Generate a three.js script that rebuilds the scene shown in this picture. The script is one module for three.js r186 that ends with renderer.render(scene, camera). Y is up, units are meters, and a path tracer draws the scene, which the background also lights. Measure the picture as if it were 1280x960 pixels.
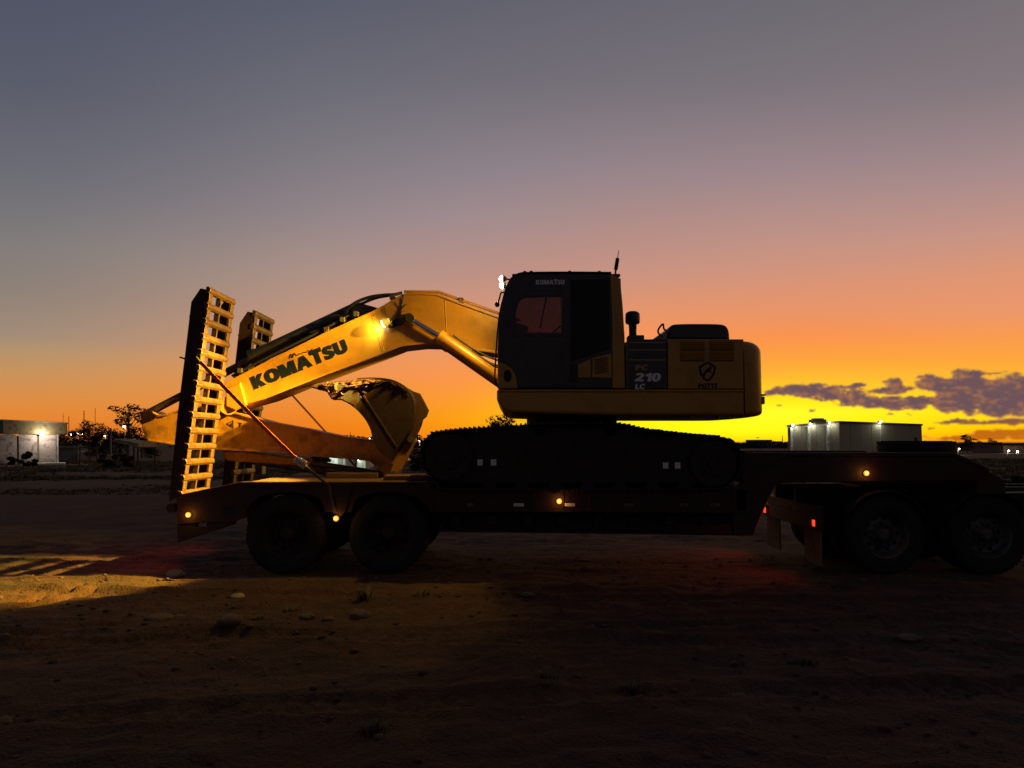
import * as THREE from 'three';
import { FontLoader } from 'three/addons/loaders/FontLoader.js';
import { TextGeometry } from 'three/addons/geometries/TextGeometry.js';
import { RoundedBoxGeometry } from 'three/addons/geometries/RoundedBoxGeometry.js';
import { mergeGeometries, mergeVertices, toCreasedNormals } from 'three/addons/utils/BufferGeometryUtils.js';

// ------------------------------------------------------------------ camera
const scene = new THREE.Scene();
const F = 962, PITCH = Math.atan(73 / F), EYE = 1.68;           // focal length in photo pixels, upward tilt, eye height
const camera = new THREE.PerspectiveCamera(2 * Math.atan(480 / F) * 180 / Math.PI, 4 / 3, 0.1, 6000);
camera.position.set(0, EYE, 0);
camera.rotation.x = PITCH;
scene.add(camera);
const renderer = new THREE.WebGLRenderer({ antialias: true });
renderer.setSize(1024, 768);
renderer.toneMapping = THREE.LinearToneMapping;
renderer.toneMappingExposure = 1;
renderer.shadowMap.enabled = true;

// measurements taken from the photograph: a pixel and a depth give a place
const CP = Math.cos(PITCH), SP = Math.sin(PITCH);
function ray(px, py) { const X = (px - 640) / F, Y = (480 - py) / F; return [X, Y * CP + SP, -CP + Y * SP]; }
function P(px, py, z) { const r = ray(px, py), t = z / r[2]; return [r[0] * t, EYE + r[1] * t]; }
function V(px, py, z) { const p = P(px, py, z); return new THREE.Vector3(p[0], p[1], z); }
function G(px, py, y = 0) { const r = ray(px, py), t = (y - EYE) / r[1]; return [r[0] * t, r[2] * t]; }

// ------------------------------------------------------------------ noise
function rng(seed) { let s = seed | 0; return () => { s = (s + 0x6d2b79f5) | 0; let t = Math.imul(s ^ (s >>> 15), 1 | s); t = (t + Math.imul(t ^ (t >>> 7), 61 | t)) ^ t; return ((t ^ (t >>> 14)) >>> 0) / 4294967296; }; }
function h2(x, y) { let n = Math.imul(x | 0, 374761393) + Math.imul(y | 0, 668265263); n = Math.imul(n ^ (n >>> 13), 1274126177); return ((n ^ (n >>> 16)) >>> 0) / 4294967296; }
function vnoise(x, y, period = 0) {
  const ix = Math.floor(x), iy = Math.floor(y), fx = x - ix, fy = y - iy, u = fx * fx * (3 - 2 * fx), v = fy * fy * (3 - 2 * fy);
  const w = (a) => (period ? ((a % period) + period) % period : a);
  const a = h2(w(ix), w(iy)), b = h2(w(ix + 1), w(iy)), c = h2(w(ix), w(iy + 1)), d = h2(w(ix + 1), w(iy + 1));
  return a + (b - a) * u + (c - a) * v + (a - b - c + d) * u * v;
}
function fbm(x, y, oct = 4, period = 0) { let s = 0, a = 0.5, t = 0; for (let i = 0; i < oct; i++) { s += a * vnoise(x + i * 17.3 * (period ? 0 : 1), y + i * 9.1 * (period ? 0 : 1), period); t += a; a *= 0.5; x *= 2; y *= 2; period *= 2; } return s / t; }
const clamp = THREE.MathUtils.clamp, sstep = (x, a, b) => { const t = clamp((x - a) / (b - a), 0, 1); return t * t * (3 - 2 * t); }, lerp = THREE.MathUtils.lerp;
const lin = (c) => { c /= 255; return c <= 0.04045 ? c / 12.92 : Math.pow((c + 0.055) / 1.055, 2.4); };

// ------------------------------------------------------------------ sky: dusk, sun just set behind the counterweight
const SKYGAIN = 1.0;
const columns = [
  [30, [[0, 82, 85, 103], [100, 89, 92, 106], [200, 106, 107, 113], [292, 128, 124, 119], [350, 141, 129, 117], [408, 161, 140, 118], [437, 178, 147, 111], [467, 201, 147, 92], [502, 222, 142, 68], [519, 230, 136, 52], [556, 218, 115, 40]]],
  [400, [[0, 91, 94, 109], [100, 106, 107, 117], [200, 131, 124, 127], [260, 148, 134, 134], [320, 171, 145, 132], [370, 192, 150, 126], [400, 206, 152, 118], [460, 235, 150, 88], [500, 241, 143, 58], [540, 240, 124, 24], [556, 235, 112, 18]]],
  [590, [[0, 98, 98, 110], [100, 113, 109, 118], [200, 141, 130, 135], [260, 161, 140, 140], [330, 189, 145, 130], [380, 216, 150, 119], [430, 238, 151, 104], [470, 252, 150, 76], [500, 255, 156, 46], [525, 255, 160, 16], [556, 250, 140, 8]]],
  [790, [[0, 104, 102, 112], [100, 118, 112, 120], [200, 151, 133, 136], [330, 202, 147, 126], [420, 247, 150, 90], [470, 255, 168, 52], [500, 258, 222, 24], [520, 262, 254, 18], [545, 262, 252, 14], [556, 258, 220, 4]]],
  [995, [[0, 109, 106, 114], [100, 123, 115, 122], [200, 158, 135, 136], [280, 191, 146, 132], [330, 212, 148, 120], [380, 235, 148, 100], [420, 251, 147, 76], [450, 255, 165, 60], [480, 256, 200, 42], [500, 260, 240, 24], [515, 264, 258, 46], [540, 262, 252, 26], [556, 256, 200, 4]]],
  [1250, [[0, 118, 111, 116], [100, 130, 119, 124], [200, 166, 138, 136], [280, 200, 148, 130], [330, 222, 150, 113], [380, 236, 152, 104], [420, 249, 155, 80], [450, 255, 166, 60], [480, 255, 190, 46], [510, 258, 226, 14], [530, 256, 208, 4], [545, 255, 172, 0], [556, 250, 140, 10]]],
].map(([px, rows]) => {
  const d = (a) => { const l = Math.hypot(...a); return [Math.atan2(a[0], -a[2]), Math.asin(a[1] / l)]; };
  return { az: d(ray(px, 400))[0], rows: rows.map(([py, r, g, b]) => [d(ray(px, py + (py > 150 && py < 410 ? 11 : 0)))[1], [r, g, b + (py > 150 && py < 410 ? 3 : 0)]]).reverse() };
});
function columnAt(col, el, out) {
  const r = col.rows;
  if (el <= r[0][0]) { out[0] = r[0][1][0]; out[1] = r[0][1][1]; out[2] = r[0][1][2]; return; }
  const top = r[r.length - 1];
  if (el >= top[0]) { const t = 1 - Math.exp(-(el - top[0]) / 0.45); for (let c = 0; c < 3; c++) out[c] = lerp(top[1][c], [42, 46, 60][c], t); return; }
  let i = 0; while (r[i + 1][0] < el) i++;
  const t = (el - r[i][0]) / (r[i + 1][0] - r[i][0]);
  for (let c = 0; c < 3; c++) out[c] = lerp(r[i][1][c], r[i + 1][1][c], t);
}
const awayRows = [[0, [76, 66, 66]], [0.12, [80, 71, 74]], [0.35, [70, 67, 76]], [0.8, [52, 54, 66]], [1.57, [42, 46, 60]]];
function skyColor(az, el, out) {
  const tmp = [0, 0, 0], a = clamp(az, -0.62, 0.75); let W = 0; out[0] = out[1] = out[2] = 0;
  for (let k = -3; k <= 3; k++) {
    const b = clamp(a + k * 0.03, columns[0].az, columns[columns.length - 1].az - 1e-6), w = Math.exp(-k * k / 5); let i = 0; while (columns[i + 1].az < b) i++;
    const t = (b - columns[i].az) / (columns[i + 1].az - columns[i].az);
    columnAt(columns[i], el, tmp); for (let c = 0; c < 3; c++) out[c] += tmp[c] * w * (1 - t);
    columnAt(columns[i + 1], el, tmp); for (let c = 0; c < 3; c++) out[c] += tmp[c] * w * t; W += w;
  }
  for (let c = 0; c < 3; c++) out[c] /= W;
  const off = Math.abs(THREE.MathUtils.euclideanModulo(az - 0.1 + Math.PI, 2 * Math.PI) - Math.PI), t = sstep(off, 0.6, 2.2);
  if (t > 0) {
    let i = 0; const e = clamp(el, 0, 1.569); while (awayRows[i + 1][0] < e) i++;
    const s = (e - awayRows[i][0]) / (awayRows[i + 1][0] - awayRows[i][0]);
    for (let c = 0; c < 3; c++) out[c] = lerp(out[c], lerp(awayRows[i][1][c], awayRows[i + 1][1][c], s), t);
  }
}
// low broken clouds over the afterglow: [azimuth, elevation, half width, half height] in degrees
const blobs = [[27.1, 2.78, 2.3, 0.42], [26.4, 3.5, 1.6, 0.3], [18.54,3.55,0.64,0.23], [19.77,3.64,1.37,0.45], [21.19,3.66,1.66,0.5], [23.12,3.33,2.27,0.6], [25.19,2.74,2.24,0.54], [26.68,3.88,0.76,0.48], [26.91,2.33,1.33,0.32], [29.01,3.85,1.55,0.52], [30.61,4.25,1.06,0.51], [30.79,3.37,2.2,0.87], [31.99,2.87,2.57,1.11], [33.49,3.22,2.07,1.19], [30.01,2.57,1.79,0.62], [35.71,3.04,2.95,1.35], [38.35,2.66,3.3,1.12], [32.39,2.06,2.97,0.45], [32.14,4.38,0.77,0.13], [24.44,3.9,0.49,0.16], [23.64,3.81,0.7,0.14], [30.98,1.32,2.89,0.16], [33.28,1.34,1.83,0.25], [31.03,0.3,2.89,0.23], [32.84,0.6,1.77,0.25], [35.59,0.39,2.76,0.29], [21.25,2.21,0.31,0.08], [26.28,1.86,0.29,0.09], [27.27,1.79,0.19,0.08], [28.49,0.89,0.32,0.1], [18.95,2.58,0.21,0.07]];
function cloudAt(azd, eld) {
  if (azd < 14 || azd > 56 || eld < -0.5 || eld > 7.5) return null;
  const wx = azd + (fbm(azd * 1.1, eld * 2.2 + 40, 4) - 0.5) * 1.1, wy = eld + (fbm(azd * 1.4 + 90, eld * 2.6, 4) - 0.5) * 0.42;
  let d = 0;
  for (const [a, e, w, h] of blobs) { const q = 1 - ((wx - a) / w) ** 2 - ((wy - e) / h) ** 2; if (q > 0) d = 1 - (1 - d) * (1 - Math.min(0.8, q * 1.1)); }
  if (d <= 0) return null;
  const n = fbm(azd * 1.15 + 7, eld * 2.5 + 3, 4), m = fbm(azd * 2.9 + 31, eld * 5.4, 3);
  const v = d * 1.0 + (n - 0.5) * 1.35 + (m - 0.5) * 0.85 - 0.07;
  return { v, n, m };
}
{
  const W = 4096, H = 2048, data = new Float32Array(W * H * 4), col = [0, 0, 0];
  // smooth part on a coarse grid first
  const cw = 480, ch = 361, grid = new Float32Array(cw * ch * 3);
  for (let j = 0; j < ch; j++) for (let i = 0; i < cw; i++) {
    const round = (i / cw - 0.5) * 2 * Math.PI, az = Math.atan2(Math.cos(round), -Math.sin(round)), el = (j / (ch - 1)) * Math.PI / 2;
    skyColor(az, el, col);
    for (let c = 0; c < 3; c++) grid[(j * cw + i) * 3 + c] = lin(Math.max(0, col[c]));
  }
  for (let row = 0; row < H; row++) {
    const up = ((row + 0.5) / H - 0.5) * Math.PI, gy = clamp(up / (Math.PI / 2), 0, 0.99999) * (ch - 1), j = Math.floor(gy), fy = gy - j;
    for (let x = 0; x < W; x++) {
      const o = (row * W + x) * 4;
      if (up < -0.02) { data[o] = 0.006; data[o + 1] = 0.003; data[o + 2] = 0.002; data[o + 3] = 1; continue; }
      const gx = ((x + 0.5) / W) * cw, i0 = Math.floor(gx) % cw, i1 = (i0 + 1) % cw, fx = gx - Math.floor(gx);
      for (let c = 0; c < 3; c++) {
        const a = grid[(j * cw + i0) * 3 + c], b = grid[(j * cw + i1) * 3 + c], e = grid[((j + 1) * cw + i0) * 3 + c], f = grid[((j + 1) * cw + i1) * 3 + c];
        data[o + c] = lerp(lerp(a, b, fx), lerp(e, f, fx), fy) * SKYGAIN;
      }
      data[o + 3] = 1;
      const round = ((x + 0.5) / W - 0.5) * 2 * Math.PI, azd = Math.atan2(Math.cos(round), -Math.sin(round)) * 180 / Math.PI, k = cloudAt(azd, up * 180 / Math.PI);
      if (k) {
        const cover = sstep(k.v, -0.02, 0.24), core = sstep(k.v + (k.m - 0.5) * 1.7, 0.15, 0.95), low = sstep(up * 57.3, 1.6, 0.7);
        const rim = [lin(255), lin(lerp(190, 170, low)), lin(40)], body = [lin(lerp(lerp(156, 110, core), 196, low)), lin(lerp(lerp(104, 84, core), 108, low)), lin(lerp(lerp(80, 88, core), 20, low))];
        const lit = clamp((1 - sstep(k.v, 0.1, 0.36)) * (0.55 + 0.45 * sstep(k.m, 0.4, 0.56)) + 0.85 * sstep(k.m, 0.6, 0.7) * sstep(k.v, 0.85, 0.3), 0, 1);
        for (let c = 0; c < 3; c++) data[o + c] = lerp(data[o + c], lerp(body[c], rim[c], lit), cover) * 1;
      }
    }
  }
  const t = new THREE.DataTexture(data, W, H, THREE.RGBAFormat, THREE.FloatType);
  t.mapping = THREE.EquirectangularReflectionMapping; t.magFilter = THREE.LinearFilter; t.minFilter = THREE.LinearFilter; t.needsUpdate = true;
  scene.background = t; scene.environment = t;
}
// last light of the sun that has set: faint, very soft, level with the horizon
const sun = new THREE.DirectionalLight(new THREE.Color(1, 0.62, 0.2), 0.05);
sun.position.set(Math.sin(0.25) * 50, 2.0, -Math.cos(0.25) * 50);
sun.shadow.radius = 20; sun.castShadow = true;
Object.assign(sun.shadow.camera, { left: -20, right: 20, top: 12, bottom: -12, near: 1, far: 120 });
scene.add(sun, sun.target);

// ------------------------------------------------------------------ materials
function dataTex(size, fn, srgb) {
  const d = new Uint8Array(size * size * 4);
  for (let y = 0; y < size; y++) for (let x = 0; x < size; x++) { const c = fn(x, y); for (let k = 0; k < 3; k++) d[(y * size + x) * 4 + k] = clamp(Math.round(c[k] * 255), 0, 255); d[(y * size + x) * 4 + 3] = 255; }
  const t = new THREE.DataTexture(d, size, size); t.wrapS = t.wrapT = THREE.RepeatWrapping; t.magFilter = THREE.LinearFilter; t.minFilter = THREE.LinearMipmapLinearFilter; t.generateMipmaps = true;
  if (srgb) t.colorSpace = THREE.SRGBColorSpace; t.needsUpdate = true; return t;
}
function rep(t, s) { const c = t.clone(); c.repeat.set(s, s); c.needsUpdate = true; return c; }
const S = 512;
const grimeT = dataTex(S, (x, y) => { const a = fbm(x / 64, y / 64, 5, 8), b = fbm(x / 8 + 3, y / 32, 3, 64), k = 0.97 - 0.22 * sstep(a, 0.45, 0.75) - 0.1 * sstep(b, 0.55, 0.8); return [k, k * 0.985, k * 0.95]; }, true);
const cleanT = dataTex(S, (x, y) => { const a = fbm(x / 64, y / 64, 5, 8), b = fbm(x / 4 + 3, y / 32, 3, 128), c = h2(x, y), k = 0.99 - 0.09 * sstep(a, 0.4, 0.8) - 0.05 * sstep(b, 0.5, 0.85) - 0.03 * c; return [k, k * 0.99, k * 0.97]; }, true);
const rustT = dataTex(S, (x, y) => { const a = fbm(x / 40, y / 40, 5, 0), b = fbm(x / 6, y / 6, 3, 0), r = sstep(a + 0.25 * (b - 0.5), 0.5, 0.66), k = 0.72 + 0.3 * b; return [lerp(k, 1.0 * k, r), lerp(k, 0.72 * k, r), lerp(k, 0.5 * k, r)]; }, true);
const roughT = dataTex(S, (x, y) => { const a = fbm(x / 32, y / 32, 5, 16), k = 0.55 + 0.45 * a; return [k, k, k]; });
const bumpT = dataTex(S, (x, y) => { const a = fbm(x / 16, y / 16, 5, 32); return [a, a, a]; });
const soilT = dataTex(1024, (x, y) => {
  const a = fbm(x / 128, y / 128, 6, 8), b = fbm(x / 12, y / 12, 4, 0), g = h2(x * 3 + 1, y * 7 + 5), p = vnoise(x / 5, y / 5, 0);
  let k = 0.62 + 0.35 * a + 0.2 * (b - 0.5) + 0.1 * (g - 0.5); const peb = p > 0.86 ? 0.25 : 0;
  return [k + peb, k * 0.97 + peb * 0.95, k * 0.92 + peb * 0.9];
}, true);
const soilB = dataTex(1024, (x, y) => { const p = vnoise(x / 5, y / 5, 0), a = 0.5 * fbm(x / 40, y / 40, 5, 0) + 0.25 * fbm(x / 6, y / 6, 3, 0) + (p > 0.82 ? (p - 0.82) * 2.2 : 0); return [a, a, a]; });
const woodT = dataTex(S, (x, y) => { const a = fbm(x / 128, y / 5, 4, 0), b = fbm(x / 20, y / 3, 3, 0), k = 0.6 + 0.35 * a + 0.2 * (b - 0.5); return [k, k * 0.95, k * 0.88]; }, true);
const rgb = (r, g, b) => new THREE.Color().setRGB(r, g, b);
function std(r, g, b, rough, o = {}) { return new THREE.MeshStandardMaterial({ color: rgb(r, g, b), roughness: rough, ...o }); }
function phy(r, g, b, rough, o = {}) { return new THREE.MeshPhysicalMaterial({ color: rgb(r, g, b), roughness: rough, ...o }); }
const M = {
  yellow: phy(0.52, 0.25, 0.013, 0.5, { map: rep(cleanT, 0.7), roughnessMap: rep(roughT, 1.2), bumpMap: rep(bumpT, 2), bumpScale: 0.0005, clearcoat: 0.25, clearcoatRoughness: 0.35 }),
  yellowArm: phy(0.4, 0.18, 0.012, 0.6, { map: rep(grimeT, 0.8), roughnessMap: rep(roughT, 1.2), bumpMap: rep(bumpT, 2), bumpScale: 0.001 }),
  blackPaint: phy(0.02, 0.02, 0.021, 0.45, { map: rep(grimeT, 1), roughnessMap: rep(roughT, 1.6), clearcoat: 0.3, clearcoatRoughness: 0.4 }),
  greyPaint: std(0.16, 0.16, 0.165, 0.55, { map: rep(grimeT, 1) }),
  decalDark: phy(0.008, 0.013, 0.026, 0.9, { specularIntensity: 0.12 }),
  decalGrey: std(0.8, 0.8, 0.78, 0.7),
  decalSeam: std(0.4, 0.28, 0.1, 0.6),
  steel: std(0.16, 0.14, 0.12, 0.55, { metalness: 0.6, map: rep(rustT, 0.8), bumpMap: rep(bumpT, 3), bumpScale: 0.002 }),
  trackSteel: std(0.045, 0.036, 0.03, 0.75, { metalness: 0.3, map: rep(rustT, 0.8), bumpMap: rep(bumpT, 3), bumpScale: 0.003 }),
  chrome: std(0.75, 0.75, 0.75, 0.16, { metalness: 1 }),
  rubber: std(0.018, 0.018, 0.018, 0.85, { map: rep(grimeT, 1), bumpMap: rep(bumpT, 4), bumpScale: 0.002 }),
  hose: std(0.02, 0.02, 0.021, 0.5),
  trailer: std(0.042, 0.012, 0.007, 0.62, { map: rep(rustT, 0.5), bumpMap: rep(bumpT, 2), bumpScale: 0.002 }),
  trailerDark: std(0.022, 0.011, 0.008, 0.7, { map: rep(rustT, 0.6) }),
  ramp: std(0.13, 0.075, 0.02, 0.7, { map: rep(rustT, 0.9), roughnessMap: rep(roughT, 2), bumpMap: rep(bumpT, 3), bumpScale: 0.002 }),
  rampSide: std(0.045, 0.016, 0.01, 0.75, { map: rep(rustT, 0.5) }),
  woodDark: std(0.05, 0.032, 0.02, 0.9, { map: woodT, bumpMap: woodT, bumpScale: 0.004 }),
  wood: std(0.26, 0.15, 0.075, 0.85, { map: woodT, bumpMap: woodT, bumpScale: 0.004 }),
  bucket: std(0.05, 0.023, 0.009, 0.75, { map: rep(rustT, 0.9), bumpMap: rep(bumpT, 2.5), bumpScale: 0.0025 }),
  bracket: std(0.11, 0.05, 0.013, 0.7, { map: rep(rustT, 0.9) }),
  mud: std(0.1, 0.045, 0.018, 0.97, { map: rep(rustT, 2), bumpMap: rep(bumpT, 4), bumpScale: 0.006, side: THREE.DoubleSide }),
  strap: std(0.75, 0.17, 0.03, 0.85, { bumpMap: rep(bumpT, 8), bumpScale: 0.001 }),
  strapRed: std(0.1, 0.02, 0.015, 0.85),
  truck: std(0.016, 0.015, 0.015, 0.6, { map: rep(rustT, 0.7) }),
  rimMetal: std(0.1, 0.1, 0.1, 0.5, { metalness: 0.5, map: rep(grimeT, 2) }),
  flap: std(0.2, 0.135, 0.085, 0.85, { map: rep(grimeT, 1.5) }),
  tinted: phy(0.42, 0.36, 0.37, 0.04, { transmission: 1, thickness: 0, ior: 1.5 }),
  darkGlass: phy(0.012, 0.012, 0.013, 0.12, { specularIntensity: 0.35 }),
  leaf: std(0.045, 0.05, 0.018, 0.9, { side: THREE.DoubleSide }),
  leafDark: std(0.022, 0.024, 0.012, 0.95, { side: THREE.DoubleSide }),
  hay: std(0.26, 0.2, 0.09, 0.95, { side: THREE.DoubleSide }),
  grass: std(0.13, 0.115, 0.045, 0.95, { side: THREE.DoubleSide }),
  bark: std(0.07, 0.05, 0.035, 0.95),
  stone: std(0.17, 0.12, 0.075, 0.9, { map: rep(grimeT, 3), bumpMap: rep(bumpT, 6), bumpScale: 0.01 }),
  stonePale: std(0.5, 0.4, 0.27, 0.9, { map: rep(grimeT, 3), bumpMap: rep(bumpT, 6), bumpScale: 0.01 }),
  hutTan: std(0.42, 0.33, 0.17, 0.8, { map: rep(grimeT, 0.5) }),
  hutWhite: std(0.62, 0.52, 0.5, 0.75, { map: rep(grimeT, 0.6) }),
  hutGreen: std(0.02, 0.09, 0.06, 0.7),
  wall: std(0.42, 0.37, 0.26, 0.85),
  wallDim: std(0.3, 0.28, 0.25, 0.85, { map: rep(grimeT, 0.1) }),
  wallWhite: std(0.75, 0.76, 0.74, 0.8, { map: rep(grimeT, 0.3) }),
  town: std(0.16, 0.1, 0.07, 0.9, { map: rep(grimeT, 0.1) }),
  roofTile: std(0.12, 0.06, 0.04, 0.9),
  galvanised: std(0.3, 0.28, 0.24, 0.6, { metalness: 0.2 }),
};
function glow(name, r, g, b) { const m = new THREE.MeshStandardMaterial({ color: rgb(0.4, 0.4, 0.4), roughness: 0.4, emissive: rgb(r / Math.max(r, g, b), g / Math.max(r, g, b), b / Math.max(r, g, b)), emissiveIntensity: Math.max(r, g, b) }); m.name = name; return m; }
const GLOW = { work: glow('work_lamp_glow', 22, 19, 10), amber: glow('amber_lamp_glow', 2.2, 0.5, 0.025), red: glow('red_lamp_glow', 1.7, 0.07, 0.02), white: glow('white_lamp_glow', 16, 16, 14), warm: glow('warm_lamp_glow', 12, 10, 6) };

// ------------------------------------------------------------------ builders
const bases = new Map(), names = new Map();
function numbered(n) { const k = names.get(n) ?? 0; names.set(n, k + 1); return k ? n + '_' + String(k).padStart(3, '0') : n; }
function boxUV(g) {                                             // uv in metres, from the main direction of each face
  if (g.index) g = g.toNonIndexed();
  const p = g.attributes.position, n = g.attributes.normal, uv = new Float32Array(p.count * 2);
  for (let i = 0; i < p.count; i += 3) {
    let ax = 0, ay = 0, az = 0;
    for (let k = 0; k < 3; k++) { ax += n.getX(i + k); ay += n.getY(i + k); az += n.getZ(i + k); }
    ax = Math.abs(ax); ay = Math.abs(ay); az = Math.abs(az);
    for (let k = 0; k < 3; k++) {
      const x = p.getX(i + k), y = p.getY(i + k), z = p.getZ(i + k);
      const [u, v] = ax > ay && ax > az ? [z, y] : ay > az ? [x, z] : [x, y];
      uv[(i + k) * 2] = u; uv[(i + k) * 2 + 1] = v;
    }
  }
  g.setAttribute('uv', new THREE.BufferAttribute(uv, 2));
  for (const a of Object.keys(g.attributes)) if (!['position', 'normal', 'uv', 'color'].includes(a)) g.deleteAttribute(a);
  return g;
}
function join(list) { list = [].concat(list).map((g) => { g = g.index ? g.toNonIndexed() : g; for (const a of Object.keys(g.attributes)) if (!['position', 'normal', 'uv'].includes(a)) g.deleteAttribute(a); if (!g.attributes.uv) g.setAttribute('uv', new THREE.BufferAttribute(new Float32Array(g.attributes.position.count * 2), 2)); return g; }); return list.length > 1 ? mergeGeometries(list) : list[0]; }
function thing(name, label, category, base = [0, 0, 0], group) {
  const o = new THREE.Group(); o.name = numbered(name); o.position.set(...base); o.userData = { label, category }; if (group) o.userData.group = group;
  scene.add(o); bases.set(o, base); return o;
}
const baseOf = (o) => { while (!bases.has(o)) o = o.parent; return bases.get(o); };
function mesh(name, g, m) { const o = new THREE.Mesh(g, m); o.name = name; o.castShadow = o.receiveShadow = true; return o; }
function part(parent, name, geos, m, label) {                   // geometry given in world metres
  const b = baseOf(parent), g = boxUV(join(geos)); g.translate(-b[0], -b[1], -b[2]);
  const o = mesh(name, g, m); if (label) o.userData.label = label; parent.add(o); return o;
}
function piece(parent, name, g, m, pos, rot) {                  // shared geometry, placed
  const b = baseOf(parent), o = mesh(name, g, m); o.position.set(pos[0] - b[0], pos[1] - b[1], pos[2] - b[2]); if (rot) o.rotation.set(...rot); parent.add(o); return o;
}
function single(name, label, category, geos, m, base, group) {  // a thing that is one mesh
  const g = boxUV(join(geos)); g.translate(-base[0], -base[1], -base[2]);
  const o = mesh(numbered(name), g, m); o.position.set(...base); o.userData = { label, category }; if (group) o.userData.group = group; scene.add(o); bases.set(o, base); return o;
}
function box(x0, x1, y0, y1, z0, z1, r = 0.008) {
  const w = x1 - x0, h = y1 - y0, d = z1 - z0, rr = Math.min(r, 0.45 * Math.min(w, h, d));
  const g = r ? new RoundedBoxGeometry(w, h, d, 1, rr) : new THREE.BoxGeometry(w, h, d); g.translate((x0 + x1) / 2, (y0 + y1) / 2, (z0 + z1) / 2); return g;
}
function bar(a, b, w, h, r = 0.004) {                           // a square bar between two points; h is its size towards the upright
  const d = new THREE.Vector3().subVectors(b, a), len = d.length(), g = r ? new RoundedBoxGeometry(len, h, w, 1, r) : new THREE.BoxGeometry(len, h, w);
  const x = d.clone().normalize(), up = Math.abs(x.y) > 0.95 ? new THREE.Vector3(1, 0, 0) : new THREE.Vector3(0, 1, 0), z = new THREE.Vector3().crossVectors(x, up).normalize(), y = new THREE.Vector3().crossVectors(z, x);
  g.applyMatrix4(new THREE.Matrix4().makeBasis(x, y, z)); g.translate((a.x + b.x) / 2, (a.y + b.y) / 2, (a.z + b.z) / 2); return g;
}
function rod(a, b, r, seg = 14, r2 = r) {
  const d = new THREE.Vector3().subVectors(b, a), g = new THREE.CylinderGeometry(r2, r, d.length(), seg);
  g.applyQuaternion(new THREE.Quaternion().setFromUnitVectors(new THREE.Vector3(0, 1, 0), d.clone().normalize())); g.translate((a.x + b.x) / 2, (a.y + b.y) / 2, (a.z + b.z) / 2); return g;
}
function tube(pts, r, seg = 24, rad = 8) { return new THREE.TubeGeometry(new THREE.CatmullRomCurve3(pts), seg, r, rad, false); }
function poly(pts) { return new THREE.Shape(pts.map((p) => new THREE.Vector2(p[0], p[1]))); }
function smooth(pts, n = 40, closed = false) { return new THREE.SplineCurve(pts.map((p) => new THREE.Vector2(p[0], p[1]))).getPoints(n).map((v) => [v.x, v.y]); }
function extrude(shape, z0, depth, bev = 0.01) {                // front face at z0, going back by depth
  const b = Math.min(bev, depth * 0.45);
  const g = new THREE.ExtrudeGeometry(shape, { depth: depth - 2 * b, bevelEnabled: b > 0, bevelThickness: b, bevelSize: b, bevelOffset: -b, bevelSegments: 2, curveSegments: 10 });
  g.translate(0, 0, z0 - depth + b); return g;
}
function ext(px, z0, depth, bev = 0.01, holes = []) {           // outline measured in the photograph at depth z0
  const s = poly(px.map((p) => P(p[0], p[1], z0))); for (const h of holes) s.holes.push(new THREE.Path(h.map((p) => new THREE.Vector2(...P(p[0], p[1], z0)))));
  return extrude(s, z0, depth, bev);
}
function band(px, w, z0, depth, bev = 0.004) {                  // a strip of width w (metres) along a line, to its right-hand side
  const p = px.map((q) => P(q[0], q[1], z0)), o = [];
  for (let i = 0; i < p.length; i++) { const a = p[Math.max(0, i - 1)], b = p[Math.min(p.length - 1, i + 1)], l = Math.hypot(b[0] - a[0], b[1] - a[1]); o.push([p[i][0] + (b[1] - a[1]) / l * w, p[i][1] - (b[0] - a[0]) / l * w]); }
  return extrude(poly([...p, ...o.reverse()]), z0, depth, bev);
}
const font = await new FontLoader().loadAsync('fonts/droid/droid_sans_bold.typeface.json');
function lettering(str, height, length, o = {}) {               // cap height and total length in metres, origin at the lower left
  const list = []; let x = 0;
  for (const ch of str) {
    if (ch === ' ') { x += 0.3; continue; }
    const g = new TextGeometry(ch, { font, size: 1, depth: 0.02, curveSegments: 6, bevelEnabled: true, bevelThickness: 0.004, bevelSize: o.bold ?? 0.05, bevelOffset: 0, bevelSegments: 1 });
    g.computeBoundingBox(); const b = g.boundingBox; g.translate(x - b.min.x, 0, 0);
    if (ch === 'T' && o.raisedT) g.scale(1, 1.14, 1);
    list.push(g); x += b.max.x - b.min.x + (o.gap ?? 0.03);
  }
  const g = join(list); g.computeBoundingBox(); const b = g.boundingBox, cap = o.raisedT ? (b.max.y - b.min.y) / 1.12 : b.max.y - b.min.y;
  g.translate(-b.min.x, -b.min.y, 0);
  g.scale(length / (b.max.x - b.min.x), height / cap, (o.depth ?? 0.004) / 0.028);
  if (o.slant) g.applyMatrix4(new THREE.Matrix4().makeShear(0, 0, o.slant, 0, 0, 0));
  return g;
}
function lump(r, seed, sy = 0.6, detail = 2, rough = 0.35) {
  let g = mergeVertices(new THREE.IcosahedronGeometry(1, detail).deleteAttribute('uv').deleteAttribute('normal')); const p = g.attributes.position;
  for (let i = 0; i < p.count; i++) { const x = p.getX(i), y = p.getY(i), z = p.getZ(i), k = 1 - rough + 2 * rough * (0.65 * vnoise(x * 1.3 + seed * 3.1 + 20, y * 1.3 + z * 1.7 + 20) + 0.35 * vnoise(x * 3 + seed + 50, z * 3 + y * 2.6 + 50)); p.setXYZ(i, x * k * r, y * k * r * sy, z * k * r); }
  g.computeVertexNormals(); return g;
}
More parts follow.
